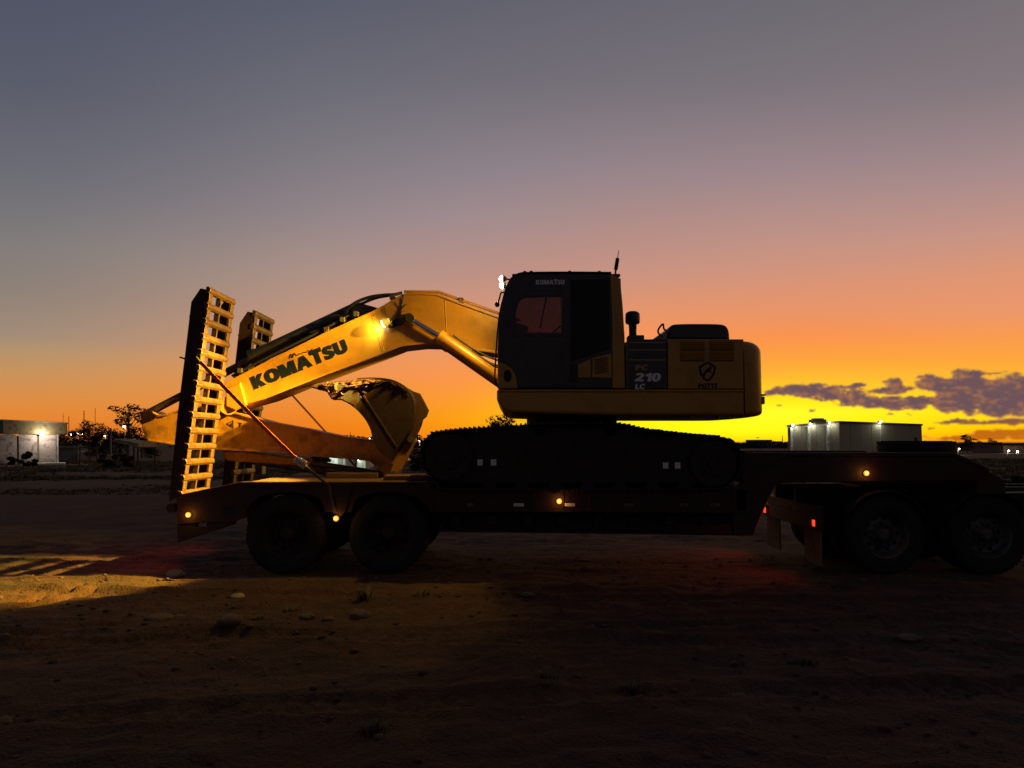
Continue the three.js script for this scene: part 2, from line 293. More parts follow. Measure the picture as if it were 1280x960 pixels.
function pointLamp(parent, at, color, intensity, radius = 1) {
  const l = new THREE.PointLight(color, intensity); const b = baseOf(parent); l.position.set(at.x - b[0], at.y - b[1], at.z - b[2]); l.shadow.radius = radius; l.castShadow = true; parent.add(l); l.name = 'lamp_light'; return l;
}

function spotLamp(parent, at, dir, color, intensity) {
  const l = new THREE.SpotLight(color, intensity, 0, 1.2, 1, 2), b = baseOf(parent); l.position.set(at.x - b[0], at.y - b[1], at.z - b[2]); l.target.position.copy(l.position).add(dir); l.shadow.radius = 2; l.castShadow = true; l.name = 'lamp_light'; parent.add(l, l.target); return l;
}

// ------------------------------------------------------------------ ground
const treads = [];
for (const [px, py] of [[36, 750], [51, 746], [66, 743], [81, 739], [95, 735], [108, 731], [121, 728]]) for (const k of [0, 1]) { const g = G(px + k * 2, py + k * 7); treads.push([g[0], g[1]]); }
const hump = (x, z, cx, cz, r, h) => { const d = ((x - cx) ** 2 + (z - cz) ** 2) / (r * r); return d < 6 ? h * Math.exp(-d) : 0; };
function groundY(x, z) {
  const d = Math.hypot(x, z + 8), near = sstep(d, 40, 9);
  let y = (fbm(x * 0.35 + 50, z * 0.35 + 50, 3) - 0.5) * 0.07 * sstep(d, 0, 6) + near * ((fbm(x * 1.7 + 10, z * 2.4 + 30, 4) - 0.5) * 0.1 + (fbm(x * 6, z * 8, 3) - 0.5) * 0.035);
  y += sstep(d, 15, 60) * (fbm(x * 0.03 + 9, z * 0.03, 3) - 0.5) * 0.5;
  if (x < -2 && x > -9 && z < -6 && z > -12) {
    for (const [tx, tz] of treads) { const ux = (x - tx) / 0.06, uz = (z - tz) / 0.09, q = ux * ux + uz * uz; if (q < 4) y -= 0.1 * Math.exp(-q * q); }
    const rut = Math.abs(z + 9.35 - (x + 6) * 0.05); y += 0.02 * Math.exp(-((rut - 0.28) ** 2) / 0.01) * (0.5 + vnoise(x * 9, z * 9));
  }
  if (z > -9.6 && z < -3.3 && Math.abs(x) < 9) for (const [c, k, q] of [[-8.55, 0.06, 0.004], [-6.75, 0.06, 0.004], [-5.2, -0.11, 0.006], [-7.1, -0.1, 0.006]]) {
    const d2 = Math.abs(z - (c + k * x + q * x * x)), wv = 0.5 + 0.8 * vnoise(x * 0.7 + c, 5); if (d2 < 0.42) y += wv * (-0.03 * sstep(d2, 0.17, 0.1) * (0.55 + 0.45 * Math.sin(x * 42 + (d2 > 0.07 ? 1.6 : 0))) + 0.022 * Math.exp(-(((d2 - 0.22) / 0.06) ** 2)));
  }
  const flat = sstep(Math.abs(z + 11.25), 2.3, 1.5) * sstep(x, -4.2, -3.5); y = lerp(y, y * 0.35 - 0.004, flat);
  return y;
}
{
  const line = (lo, hi, step, far0, far1, grow) => { const a = []; for (let v = lo; v <= hi + 1e-6; v += step) a.push(v); let s = step; while (a[0] > far0) { s *= grow; a.unshift(a[0] - s); } s = step; while (a[a.length - 1] < far1) { s *= grow; a.push(a[a.length - 1] + s); } return a; };
  const xs = line(-8.4, 8.4, 0.045, -2500, 2500, 1.13), zs = line(-13, -3.2, 0.04, -2800, 40, 1.1), nx = xs.length, nz = zs.length;
  const pos = new Float32Array(nx * nz * 3), uv = new Float32Array(nx * nz * 2), col = new Float32Array(nx * nz * 3), index = [];
  for (let j = 0; j < nz; j++) for (let i = 0; i < nx; i++) {
    const k = j * nx + i, x = xs[i], z = zs[j];
    pos.set([x, groundY(x, z), z], k * 3); uv.set([x / 3, z / 3], k * 2);
    const d = Math.hypot(x, z), patch = sstep(fbm(x * 0.5 + 3, z * 0.5 + 8, 4), 0.52, 0.66) * sstep(fbm(x * 4, z * 4, 3), 0.35, 0.6), field = sstep(-z + (fbm(x * 0.2, z * 0.2 + 70, 3) - 0.5) * 14 + 7 * sstep(x, 2, 8), 24, 32);
    const soil = [0.1, 0.043, 0.014], turf = [0.032, 0.032, 0.011], hay = [0.2, 0.145, 0.07];
    const stone = sstep(fbm(x * 1.2 + 77, z * 1.2, 4), 0.55, 0.75) * 0.3;
    for (let c = 0; c < 3; c++) col[k * 3 + c] = lerp(lerp(lerp(soil[c], [0.13, 0.08, 0.035][c], stone), turf[c], patch * 0.75), hay[c], field * (0.8 + 0.2 * patch));
  }
  for (let j = 0; j < nz - 1; j++) for (let i = 0; i < nx - 1; i++) { const a = j * nx + i, b = a + 1, c = a + nx, d = c + 1; index.push(a, c, b, b, c, d); }
  const g = new THREE.BufferGeometry(); g.setAttribute('position', new THREE.BufferAttribute(pos, 3)); g.setAttribute('uv', new THREE.BufferAttribute(uv, 2)); g.setAttribute('color', new THREE.BufferAttribute(col, 3)); g.setIndex(index); g.computeVertexNormals();
  const o = mesh('ground', g, new THREE.MeshStandardMaterial({ map: soilT, bumpMap: soilB, bumpScale: 0.05, roughness: 0.97, vertexColors: true })); o.userData.kind = 'structure'; scene.add(o);
}

// ------------------------------------------------------------------ excavator
const ZC = -11.25;                                              // centre line of machine and trailer
const ZH = -9.9;                                                // near side of the house
const exca = thing('excavator', 'large yellow crawler excavator loaded on the trailer, boom folded over its front', 'excavator', [0.85, 1.0, ZC]);
// --- undercarriage
const ZT = -9.77, TW = 0.68;
const trackPath = (() => {
  const px = [[540, 599], [528, 586], [524.5, 568], [529, 550], [541, 540], [571, 535.5], [616, 532], [668, 528.5], [720, 527.5], [774, 528.5], [812, 536], [864, 542], [901, 545.5], [920, 555], [929, 570], [927, 590], [914, 606], [890, 613], [720, 614], [562, 613]];
  const pts = px.map((p) => V(p[0], p[1], ZT)).map((v) => new THREE.Vector3(v.x, v.y, 0));
  return new THREE.CatmullRomCurve3(pts, true, 'catmullrom', 0.35);
})();
const trackLow = 1.03;
const shoeShape = poly([[-0.088, 0], [0.088, 0], [0.088, 0.014], [0.07, 0.016], [0.066, 0.038], [0.056, 0.038], [0.05, 0.015], [0.008, 0.015], [0.005, 0.036], [-0.005, 0.036], [-0.008, 0.015], [-0.05, 0.015], [-0.056, 0.038], [-0.066, 0.038], [-0.07, 0.014], [-0.088, 0.012]]);
const shoeGeo = boxUV(new THREE.ExtrudeGeometry(shoeShape, { depth: TW, bevelEnabled: false }).translate(0, 0, -TW));
for (const zFront of [ZT, 2 * ZC - ZT + TW]) {
  const chain = join([0, 1].map((k) => { const pts = Array.from({ length: 90 }, (_, i) => { const p = trackPath.getPointAt(i / 90), t = trackPath.getTangentAt(i / 90); return new THREE.Vector3(p.x + t.y * 0.08, p.y - t.x * 0.08, zFront - 0.26 - k * 0.16); }); return new THREE.TubeGeometry(new THREE.CatmullRomCurve3(pts, true), 120, 0.05, 5, true); }));
  const track = part(exca, 'track', chain, M.trackSteel);
  const N = 50;
  for (let i = 0; i < N; i++) {
    const u = (i + 0.5) / N, p = trackPath.getPointAt(u), t = trackPath.getTangentAt(u), s = piece(track, 'track_shoe', shoeGeo, M.trackSteel, [p.x, p.y, zFront], [0, 0, Math.atan2(t.y, t.x) + Math.PI]);
    s.position.x += t.y * 0.028; s.position.y -= t.x * 0.028; s.rotation.z = Math.atan2(t.y, t.x) + (i % 7 === 3 ? 0.03 : 0);
  }
  const zm = zFront - 0.1, fr = [];
  const fpx = [[548, 545], [571, 540.5], [612, 536.5], [668, 532.5], [774, 532.5], [812, 540], [864, 546], [900, 549.5], [910, 556], [910, 600], [893, 606], [560, 606], [540, 590]];
  const s = poly(fpx.map((p) => P(p[0], p[1], ZT))); fr.push(extrude(s, zm, TW - 0.2, 0.03));
  part(exca, 'track_frame', fr, M.trackSteel);
  const hub = (px, py, r, name) => { const c = V(px, py, ZT), a = new THREE.Vector3(c.x, c.y, zFront - 0.03), b = new THREE.Vector3(c.x, c.y, zFront - TW + 0.03); const w = part(exca, name, [rod(a, b, r, 28)], M.trackSteel); part(w, 'hub', [rod(new THREE.Vector3(c.x, c.y, zFront - 0.005), a, r * 0.5, 20), rod(new THREE.Vector3(c.x, c.y, zFront + 0.02), a, r * 0.26, 16)], M.trackSteel); };
  hub(560, 571, 0.3, 'idler'); hub(893, 579, 0.29, 'sprocket');
  for (let k = 0; k < 7; k++) { const c = V(612 + k * 41, 601, ZT); part(exca, 'track_roller', rod(new THREE.Vector3(c.x, 1.12, zm + 0.02), new THREE.Vector3(c.x, 1.12, zFront - TW + 0.08), 0.085, 16), M.trackSteel); }
  for (const x of [675, 765]) { const c = V(x, 538, ZT); part(exca, 'carrier_roller', rod(new THREE.Vector3(c.x, c.y, zm), new THREE.Vector3(c.x, c.y, zFront - TW + 0.08), 0.07, 16), M.trackSteel); }
  if (zFront === ZT) for (const [x, y] of [[600, 578], [617, 578], [832, 582], [847, 582]]) { const c = V(x, y, zm); part(exca, 'frame_sticker', box(c.x - 0.035, c.x + 0.035, c.y - 0.04, c.y + 0.04, zm + 0.001, zm + 0.006, 0.002), M.decalGrey); }
}
part(exca, 'car_body', [box(-0.35, 2.05, 1.45, 1.86, -12.1, -10.4, 0.05), box(-0.2, 1.9, 1.25, 1.5, -12.2, -10.3, 0.04)], M.trackSteel);
const slew = part(exca, 'swing_bearing', [rod(new THREE.Vector3(0.87, 1.84, ZC), new THREE.Vector3(0.87, 2.02, ZC), 0.6, 48), rod(new THREE.Vector3(0.87, 1.93, ZC), new THREE.Vector3(0.87, 2.06, ZC), 0.655, 48)], M.trackSteel);
for (let k = 0; k < 28; k++) { const a = k / 28 * Math.PI * 2; part(slew, 'bolt', rod(new THREE.Vector3(0.87 + Math.cos(a) * 0.63, 1.895, ZC + Math.sin(a) * 0.63), new THREE.Vector3(0.87 + Math.cos(a) * 0.63, 1.94, ZC + Math.sin(a) * 0.63), 0.02, 6), M.trackSteel); }

// --- house
const HW = 2.7;
part(exca, 'revolving_frame', ext([[621, 488], [925, 488], [931, 490], [931, 519], [760, 519], [640, 515.5], [628, 511], [621, 499]], ZH, HW, 0.035), M.yellow);
part(exca, 'frame_rib', ext([[622, 487], [930, 487], [930, 489.5], [622, 489.5]], ZH + 0.012, 0.03, 0.005), M.yellow);
for (const [x, y] of [[834, 519], [861, 520], [897, 520], [916, 520]]) { const c = V(x, y, ZH - 0.1); part(exca, 'drain_plug', rod(new THREE.Vector3(c.x, c.y - 0.035, ZH - 0.1), new THREE.Vector3(c.x, c.y + 0.03, ZH - 0.1), 0.022, 8), M.blackPaint); }
{ // counterweight: plan outline with rounded rear corners, bevelled above and below
  const x0 = P(931, 460, ZH)[0], xr = 3.3, zn = ZH + 0.005, zf = 2 * ZC - zn;
  const y0 = P(945, 519, ZH)[1], y1 = P(945, 424.5, ZH)[1];
  const outline = (d) => { const q = new THREE.Shape(), e = xr - d, a = -zn + d, b = -zf - d, k = 0.3 - d * 0.6; q.moveTo(x0, a); q.lineTo(e - k, a); q.quadraticCurveTo(e - 0.03, a, e, a + k); q.quadraticCurveTo(e + 0.2, -ZC, e, b - k); q.quadraticCurveTo(e - 0.03, b, e - k, b); q.lineTo(x0, b); return q.getPoints(14); };
  const prof = []; for (let k = 0; k <= 6; k++) { const t = k / 6 * Math.PI / 2; prof.push([y0 + 0.06 * (1 - Math.cos(t)), 0.06 * (1 - Math.sin(t))]); } for (let k = 0; k <= 8; k++) { const t = k / 8 * Math.PI / 2; prof.push([y1 - 0.16 * (1 - Math.sin(t)), 0.16 * (1 - Math.cos(t))]); }
  const loops = prof.map(([y, d]) => outline(d).map((p) => [p.x, y, -p.y])), n = loops[0].length, pos = [], idx = [];
  loops.forEach((l) => l.forEach((p) => pos.push(...p)));
  for (let j = 0; j < loops.length - 1; j++) for (let i = 0; i < n; i++) { const i2 = (i + 1) % n, a = j * n + i, b = j * n + i2, c = a + n, d2 = b + n; idx.push(a, b, c, b, d2, c); }
  for (const [j, up] of [[0, 0], [loops.length - 1, 1]]) for (let i = 1; i < n - 1; i++) idx.push(...(up ? [j * n, j * n + i, j * n + i + 1] : [j * n, j * n + i + 1, j * n + i]));
  let g = new THREE.BufferGeometry(); g.setAttribute('position', new THREE.Float32BufferAttribute(pos, 3)); g.setIndex(idx);
  const cw = part(exca, 'counterweight', toCreasedNormals(g, 0.7), M.yellow);
  const a = V(931.5, 487, ZH); part(cw, 'seam', box(a.x, xr - 0.3, a.y - 0.006, a.y + 0.006, zn - 0.004, zn + 0.003, 0), M.decalDark);
  const r = V(957, 496, ZH); part(cw, 'rear_reflector', [box(xr - 0.06, xr + 0.012, 2.18, 2.28, ZH - 0.26, ZH - 0.16, 0.01), box(xr - 0.06, xr + 0.025, 2.29, 2.31, ZH - 0.27, ZH - 0.14, 0.006)], M.galvanised);
}
// engine side: yellow door with louvres and emblem, black panel with the model number
const yT = P(860, 424, ZH)[1], yB = P(860, 487, ZH)[1];
part(exca, 'engine_housing', box(P(783, 450, ZH)[0], P(930, 450, ZH)[0] - 0.004, yB, yT - 0.02, -12.58, ZH - 0.02, 0.02), M.yellow);
const edoor = part(exca, 'engine_door', ext([[835, 424], [929.5, 424], [929.5, 486], [835, 486]], ZH + 0.004, 0.03, 0.008), M.yellow);
for (const [a, b] of [[850.5, 880.5], [887, 917]]) for (const [t, n] of [[425.5, 5], [439, 6]]) {
  const A = V(a, t, ZH), B = V(b, t + 13.5, ZH);
  part(edoor, 'louvre_recess', box(A.x, B.x, B.y + 0.008, A.y - 0.004, ZH - 0.002, ZH + 0.007, 0), M.blackPaint);
  for (let k = 0; k < n; k++) { const y = lerp(A.y - 0.012, B.y + 0.02, (k + 0.5) / n); const g = new THREE.BoxGeometry(B.x - A.x - 0.01, 0.012, 0.016); g.rotateX(0.6); g.translate((A.x + B.x) / 2, y, ZH + 0.012); part(edoor, 'louvre', g, M.yellow); }
}
{ // shield emblem and name
  const o = [[885, 451.5], [895, 458.5], [893, 468], [889, 474], [884, 477], [879, 473.5], [875, 467], [873.5, 458.5]], i = [[884.8, 454], [892.6, 459.6], [891, 467.4], [887.6, 472], [884, 474.6], [880.4, 471.6], [877.2, 466], [876, 459.6]];
  part(edoor, 'emblem', [ext(o, ZH + 0.0075, 0.0033, 0, [i]), ext([[877, 470], [882, 462.5], [886, 460], [888.5, 457], [889.5, 462], [887, 461.5], [890, 467], [886.5, 464.5], [882.5, 466.5], [880.5, 470.5], [879, 471.5]], ZH + 0.0072, 0.003, 0), ext([[884, 476], [889, 470], [890.5, 471.5], [885.5, 477]], ZH + 0.0074, 0.003, 0)], M.decalDark);
  const g = lettering('POTTI', 0.062, 0.245, { slant: 0.12, bold: 0.02 }), a = V(872.5, 485.2, ZH); g.translate(a.x, a.y, ZH + 0.005); part(edoor, 'lettering', g, M.decalDark);
  const c = V(846, 460, ZH); part(edoor, 'latch', [box(c.x - 0.01, c.x + 0.065, c.y - 0.035, c.y + 0.035, ZH, ZH + 0.009, 0.003), box(c.x + 0.02, c.x + 0.05, c.y - 0.012, c.y + 0.012, ZH, ZH + 0.02, 0.004)], M.yellow);
}
const bpanel = part(exca, 'model_panel', ext([[785, 424], [833, 424], [833, 486], [785, 486]], ZH + 0.004, 0.03, 0.006), M.blackPaint);
for (const y of [428.2, 437.5, 450]) { const a = V(786, y, ZH), b = V(832, y, ZH); part(bpanel, 'trim_line', box(a.x, b.x, a.y - 0.007, a.y + 0.007, ZH + 0.002, ZH + 0.008, 0.002), M.decalSeam); }
for (const [s, x, y, h, l] of [['PC', 793.5, 463, 0.076, 0.165], ['210', 793, 477, 0.112, 0.33], ['LC', 793.5, 486.6, 0.07, 0.125]]) { const g = lettering(s, h, l, { slant: 0.18, bold: 0.05 }), a = V(x, y, ZH); g.translate(a.x, a.y, ZH + 0.004); part(bpanel, 'lettering', g, s === 'PC' ? M.decalSeam : M.decalGrey); }
part(exca, 'door_gap', [box(P(833.6, 455, ZH)[0], P(834.4, 455, ZH)[0], yB, yT, ZH - 0.02, ZH + 0.001, 0)], M.decalDark);
{ // engine hood, air pre-cleaner, exhaust, handrail
  const zHd = ZH - 0.5, hood = smooth([[834, 425], [834.5, 414], [839, 407], [848, 404.6], [880, 404.2], [903, 405], [910, 409], [912.5, 416], [913, 425]], 40);
  part(exca, 'engine_hood', ext(hood, zHd, 1.6, 0.05), M.blackPaint);
  const c = V(791, 420, ZH - 0.5), L = (pts) => pts.map((p) => new THREE.Vector2(p[0], p[1]));
  const pc = new THREE.LatheGeometry(L([[0.001, 0.34], [0.06, 0.335], [0.095, 0.31], [0.1, 0.26], [0.1, 0.19], [0.085, 0.165], [0.055, 0.16], [0.05, 0.05], [0.055, -0.05], [0.001, -0.05]]), 24); pc.translate(c.x, c.y, c.z);
  part(exca, 'air_precleaner', [pc, box(c.x - 0.07, c.x + 0.14, c.y - 0.06, c.y + 0.0, c.z - 0.12, c.z + 0.1, 0.01)], M.blackPaint);
  const zr = ZH - 0.35; part(exca, 'hood_handrail', [tube([V(828, 421, zr), V(823, 416, zr), V(823, 412, zr), V(828.8, 405, zr), V(830, 411, zr), V(834, 414, zr)], 0.013, 40, 7)], M.hose);
  part(exca, 'service_cover', ext([[816, 424], [826, 418], [834, 413], [834, 424]], ZH - 0.42, 0.6, 0.01), M.galvanised);
}
// --- cab
const ZK = ZH + 0.0, CW = 1.02;                                 // near side and width of the cab
const cabPx = [[622, 486], [622, 432], [623.5, 400], [627, 376], [632, 357], [638, 347], [646, 342], [656, 340.8], [762, 341], [771, 343.5], [775.5, 350], [778.5, 380], [781, 420], [782, 486]];
const winPx = [[643, 391], [646, 379], [650, 372.5], [658, 369.5], [705.5, 368.5], [704.5, 417.5], [645, 417.5], [643, 404]];
const cab = part(exca, 'cab', [
  ext(cabPx, ZK, 0.05, 0.018, [winPx]),
  ext(cabPx, ZK - CW + 0.05, 0.05, 0.018, [[[640, 395], [644, 372], [656, 364], [708, 363], [706, 425], [638, 425]]]),
  box(P(640, 341, ZK)[0], P(776, 341, ZK)[0], P(700, 345, ZK)[1], P(700, 341, ZK)[1] - 0.004, ZK - CW + 0.03, ZK - 0.03, 0.012),
  ext([[706, 346], [776, 348], [780, 486], [708, 486]], ZK - 0.06, CW - 0.12, 0.005),
  ext([[623, 452], [640, 452], [700, 470], [708, 486], [623, 486]], ZK - 0.06, CW - 0.12, 0.005),
], M.blackPaint);
part(cab, 'windscreen', ext([[622.4, 452], [622.8, 432], [624.2, 402], [627.6, 378], [632.4, 359], [638, 349], [639.5, 350], [634, 360], [629, 379], [625.8, 403], [624.4, 433], [624, 452]], ZK - 0.06, CW - 0.12, 0.001), M.tinted);
part(cab, 'window', ext(winPx, ZK - 0.02, 0.005, 0), M.tinted);
part(cab, 'window', ext([[640, 395], [644, 372], [656, 364], [708, 363], [706, 425], [638, 425]], ZK - CW + 0.03, 0.005, 0), M.tinted);
part(cab, 'quarter_window', ext([[713, 350], [761, 349], [763, 436], [741, 443], [713, 452]], ZK + 0.005, 0.006, 0.001), M.darkGlass);
part(cab, 'window_frame', [ext([[641, 393], [644, 378], [649, 370], [657, 366.8], [708, 366], [707, 420], [643, 420], [641, 405]], ZK + 0.008, 0.02, 0.003, [winPx]), ext([[682.5, 369], [684.5, 369], [676, 410], [674, 410]], ZK - 0.008, 0.015, 0.002)], M.blackPaint);
part(cab, 'door', ext([[628, 452], [629, 428], [638, 421], [708, 421], [709, 482], [648, 484], [645, 470], [637, 458]], ZK + 0.009, 0.014, 0.004), M.blackPaint);
part(cab, 'door_handle', [box(P(713, 462, ZK)[0], P(722, 462, ZK)[0], P(716, 477, ZK)[1], P(716, 455, ZK)[1], ZK - 0.01, ZK + 0.014, 0.004), rod(V(716, 475, ZK + 0.02), V(716, 458, ZK + 0.02), 0.01, 8)], M.hose);
part(cab, 'rear_pillar', ext([[763, 343], [770.5, 345], [774.5, 351], [777.5, 380], [780, 420], [781, 485], [766, 485], [765.5, 400]], ZK + 0.008, 0.03, 0.006), M.yellow, 'yellow rear corner pillar of the cab');
const grille = part(cab, 'side_grille', ext([[722.5, 456], [738.5, 448.2], [738.5, 472], [722.5, 472]], ZK + 0.008, 0.02, 0.004), M.yellow);
part(grille, 'grille_panel', ext([[740.5, 447.4], [764.5, 441.5], [764.5, 472], [740.5, 472]], ZK + 0.008, 0.02, 0.004), M.yellow);
for (let k = 0; k < 10; k++) { const y = 448 + k * 2.15, a = V(743.5, y + 1.1, ZK), b = V(759.5, y - 1.6, ZK); if (k > 8) continue; part(grille, 'slat', bar(new THREE.Vector3(a.x, a.y, ZK + 0.009), new THREE.Vector3(b.x, b.y, ZK + 0.009), 0.012, 0.009, 0), M.yellow); }
for (let k = 0; k < 9; k++) { const y = 449 + k * 2.15, a = V(743.5, y + 1.1, ZK), b = V(759.5, y - 1.6, ZK); part(grille, 'slot', bar(new THREE.Vector3(a.x, a.y, ZK + 0.0075), new THREE.Vector3(b.x, b.y, ZK + 0.0075), 0.006, 0.008, 0), M.decalDark); }
part(cab, 'step_panel', [ext([[622.5, 485.5], [622.5, 453], [632, 455], [640, 461], [645, 470], [647, 485.5]], ZK + 0.013, 0.02, 0.006)], M.yellow, 'yellow quarter-round panel at the foot of the cab door');
part(cab, 'step_opening', [ext(Array.from({ length: 20 }, (_, k) => [634.5 + 5 * Math.cos(k / 20 * 6.283), 470 + 7.8 * Math.sin(k / 20 * 6.283)]), ZK + 0.016, 0.008, 0.002)], M.rubber);
part(cab, 'sill_marks', [0, 1, 2, 3].map((k) => { const a = V(627.5 + k * 4, 483, ZK); return box(a.x, a.x + 0.028, a.y - 0.012, a.y + 0.022, ZK + 0.012, ZK + 0.016, 0); }), M.decalSeam);
{ const g = lettering('KOMATSU', 0.062, 0.375, { raisedT: true, bold: 0.06 }), a = V(669.8, 355.7, ZK); g.translate(a.x, a.y, ZK + 0.001); part(cab, 'lettering', g, M.decalGrey); }
part(cab, 'roof_rim', [tube([V(641, 345.5, ZK + 0.006), V(650, 341.6, ZK + 0.006), V(662, 340.8, ZK + 0.006), V(720, 340.4, ZK + 0.006), V(764, 340.8, ZK + 0.006)], 0.012, 30, 6)], M.blackPaint);
part(cab, 'roof_stud', [[656, 340], [664, 339.8], [712, 339.8], [749, 340]].map(([x, y]) => { const c = V(x, y, ZK - 0.1); return box(c.x - 0.02, c.x + 0.02, c.y - 0.02, c.y + 0.012, c.z - 0.02, c.z + 0.02, 0.004); }), M.blackPaint);
part(cab, 'seat', [box(0.33, 0.78, 2.75, 2.88, ZK - 0.8, ZK - 0.3, 0.04), box(0.68, 0.82, 2.85, 3.2, ZK - 0.78, ZK - 0.32, 0.04)], M.rubber);
part(cab, 'wiper', [rod(V(706, 403, ZK - 0.94), V(689, 418, ZK - 0.94), 0.012, 8)], M.hose);
{ const c = V(768.5, 341, ZK - 0.25), z = c.z; part(cab, 'antenna', [rod(V(769.2, 342, z), V(770, 335, z), 0.013, 8), rod(V(769.7, 337, z), V(772, 323, z), 0.026, 10), rod(V(771.6, 326, z), V(773.4, 313, z), 0.008, 6, 0.004)], M.hose); }
part(cab, 'front_handrail', [tube([V(627.5, 378, ZK + 0.04), V(624.6, 392, ZK + 0.05), V(621.5, 420, ZK + 0.06), V(619.5, 450, ZK + 0.06), V(619, 476, ZK + 0.05), V(622, 482, ZK)], 0.011, 40, 7)], M.hose);
part(cab, 'mirror', [tube([V(632, 366, ZK + 0.03), V(628.5, 365.5, ZK + 0.05), V(626.5, 366, ZK + 0.06), V(624, 374, ZK + 0.07), V(622, 380, ZK + 0.07)], 0.011, 24, 7), new THREE.SphereGeometry(0.033, 12, 10).scale(1, 1.1, 1.4).translate(...V(621.5, 380.5, ZK + 0.07).toArray())], M.hose);
{ // the two work lamps on the cab front: they light the boom, the ramps and the ground beyond
  for (const [px, py, z] of [[629.2, 348.6, ZK - 0.12], [629.6, 356.8, ZK - 0.3]]) {
    const c = V(px, py, z), lens = new THREE.SphereGeometry(0.046, 18, 12, 0, Math.PI * 2, 0, Math.PI / 2); lens.scale(1, 0.95, 1.2); lens.rotateZ(Math.PI / 2); lens.translate(c.x - 0.012, c.y, c.z);
    const body = new THREE.CylinderGeometry(0.05, 0.03, 0.05, 16); body.rotateZ(Math.PI / 2); body.translate(c.x + 0.014, c.y, c.z);
    const l = part(cab, 'work_lamp', [body, rod(new THREE.Vector3(c.x + 0.03, c.y, c.z), new THREE.Vector3(c.x + 0.11, c.y - 0.01, c.z - 0.02), 0.012, 8)], M.galvanised);
    part(l, 'lamp_lens', lens, GLOW.work);
  }
  const b = baseOf(cab);
  for (const [py, z, power, angle, soft, dx, dy, dz] of [[348.6, ZK - 0.12, 185, 0.58, 0.35, -0.97, -0.2, 0.08], [356.8, ZK - 0.3, 620, 0.345, 0.25, -0.87, -0.455, 0.06], [348.6, ZK - 0.12, 6, 1.45, 1, -1, -0.2, -0.5], [356.8, ZK - 0.3, 15, 1.1, 1, -0.5, -0.9, 0.15]]) {
    const c = V(629.4, py, z), s = new THREE.SpotLight(new THREE.Color(1, 0.61, 0.08), power, 0, angle, soft, 2);
    s.name = 'work_lamp_light'; s.position.set(c.x - 0.085 - b[0], c.y - b[1], c.z - b[2]); s.target.position.copy(s.position).add(new THREE.Vector3(dx, dy, dz)); s.shadow.radius = 2; s.castShadow = true; cab.add(s, s.target);
  }
}

{ // work lamp low on the far side of the house front, lighting the far ramp
  const z = 2 * ZC - ZH + 0.25, x = -0.2, y = 2.95, rb = part(exca, 'tool_box', [box(-0.12, 0.9, 2.36, 2.75, z - 0.3, z + 0.35, 0.04), box(-0.1, -0.04, 2.74, 2.93, z - 0.03, z + 0.03, 0.006)], M.yellow);
  const body = new THREE.CylinderGeometry(0.06, 0.035, 0.07, 16).rotateZ(Math.PI / 2).translate(x + 0.1, y, z), lens = new THREE.SphereGeometry(0.055, 16, 8, 0, 6.2832, 0, Math.PI / 2).scale(1, 0.6, 1).rotateZ(Math.PI / 2).translate(x + 0.065, y, z);
  part(rb, 'work_lamp', body, M.galvanised); part(rb, 'lamp_lens', lens, GLOW.work);
  const b = baseOf(rb), s = new THREE.SpotLight(new THREE.Color(1, 0.66, 0.1), 75, 0, 0.5, 0.5, 2); s.name = 'work_lamp_light'; s.position.set(x + 0.01 - b[0], y - b[1], z - b[2]); s.target.position.copy(s.position).add(new THREE.Vector3(-4, -0.15, 0.15)); s.shadow.radius = 2; s.castShadow = true; rb.add(s, s.target);
}

// --- boom
const ZB = ZC + 0.29, BW = 0.58;
const boomTop = [[280, 479], [330, 453], [408, 414.5], [463.6, 389.5], [480, 381], [496, 371], [506, 366.5], [522, 365.4], [546, 366.5], [575, 377.5], [625, 395.5], [660, 408]];
const boomLow = [[660, 449], [622, 442], [590, 437.5], [552, 430.5], [528, 430], [502, 433], [473, 444.5], [400, 471.5], [332, 498.5], [292, 510], [284, 503]];
const boom = part(exca, 'boom', ext([...boomTop, ...boomLow], ZB, BW, 0.01), M.yellow);
part(boom, 'boom_flange', [band(boomTop, 0.03, ZB + 0.03, BW + 0.06), band([...boomLow].reverse().slice(1), -0.03, ZB + 0.03, BW + 0.06)], M.yellow);
part(boom, 'weld_seam', [[464, 390, 478.5, 441], [466, 389, 480.5, 440.5], [556, 373, 559, 431]].map(([a, b, c, d]) => rod(V(a, b, ZB + 0.002), V(c, d, ZB + 0.002), 0.008, 6)), M.yellow);
part(boom, 'boss', [rod(V(517, 396, ZB - 0.05), V(517, 396, ZB + 0.012), 0.2, 36), rod(V(511, 398, ZB - 0.05), V(511, 398, ZB + 0.06), 0.13, 28)], M.yellow);
{ const g = lettering('KOMATSU', 0.196, 1.46, { raisedT: true, bold: 0.085, gap: 0.0 }); g.rotateZ(Math.atan2(49, 119)); const a = V(317.5, 487.6, ZB); g.translate(a.x, a.y, ZB - 0.0005); part(boom, 'lettering', g, M.decalDark); }
part(boom, 'dealer_script', [tube([[362, 448], [363.5, 442.5], [366, 447], [367.5, 441.6], [371, 444.5], [374, 442.2], [376.5, 442.4], [379, 440.2], [382, 440.6], [385, 438], [388, 438.6], [391, 435.6]].map(([x, y]) => V(x, y, ZB + 0.001)), 0.0055, 90, 5)], M.decalDark);
const zBoomPin = ZB + 0.1;
part(boom, 'pin_cap', [rod(V(511, 398, ZB), V(511, 398, zBoomPin + 0.1), 0.075, 24), rod(V(511, 398, zBoomPin + 0.1), V(511, 398, zBoomPin + 0.12), 0.05, 16)], M.rubber);
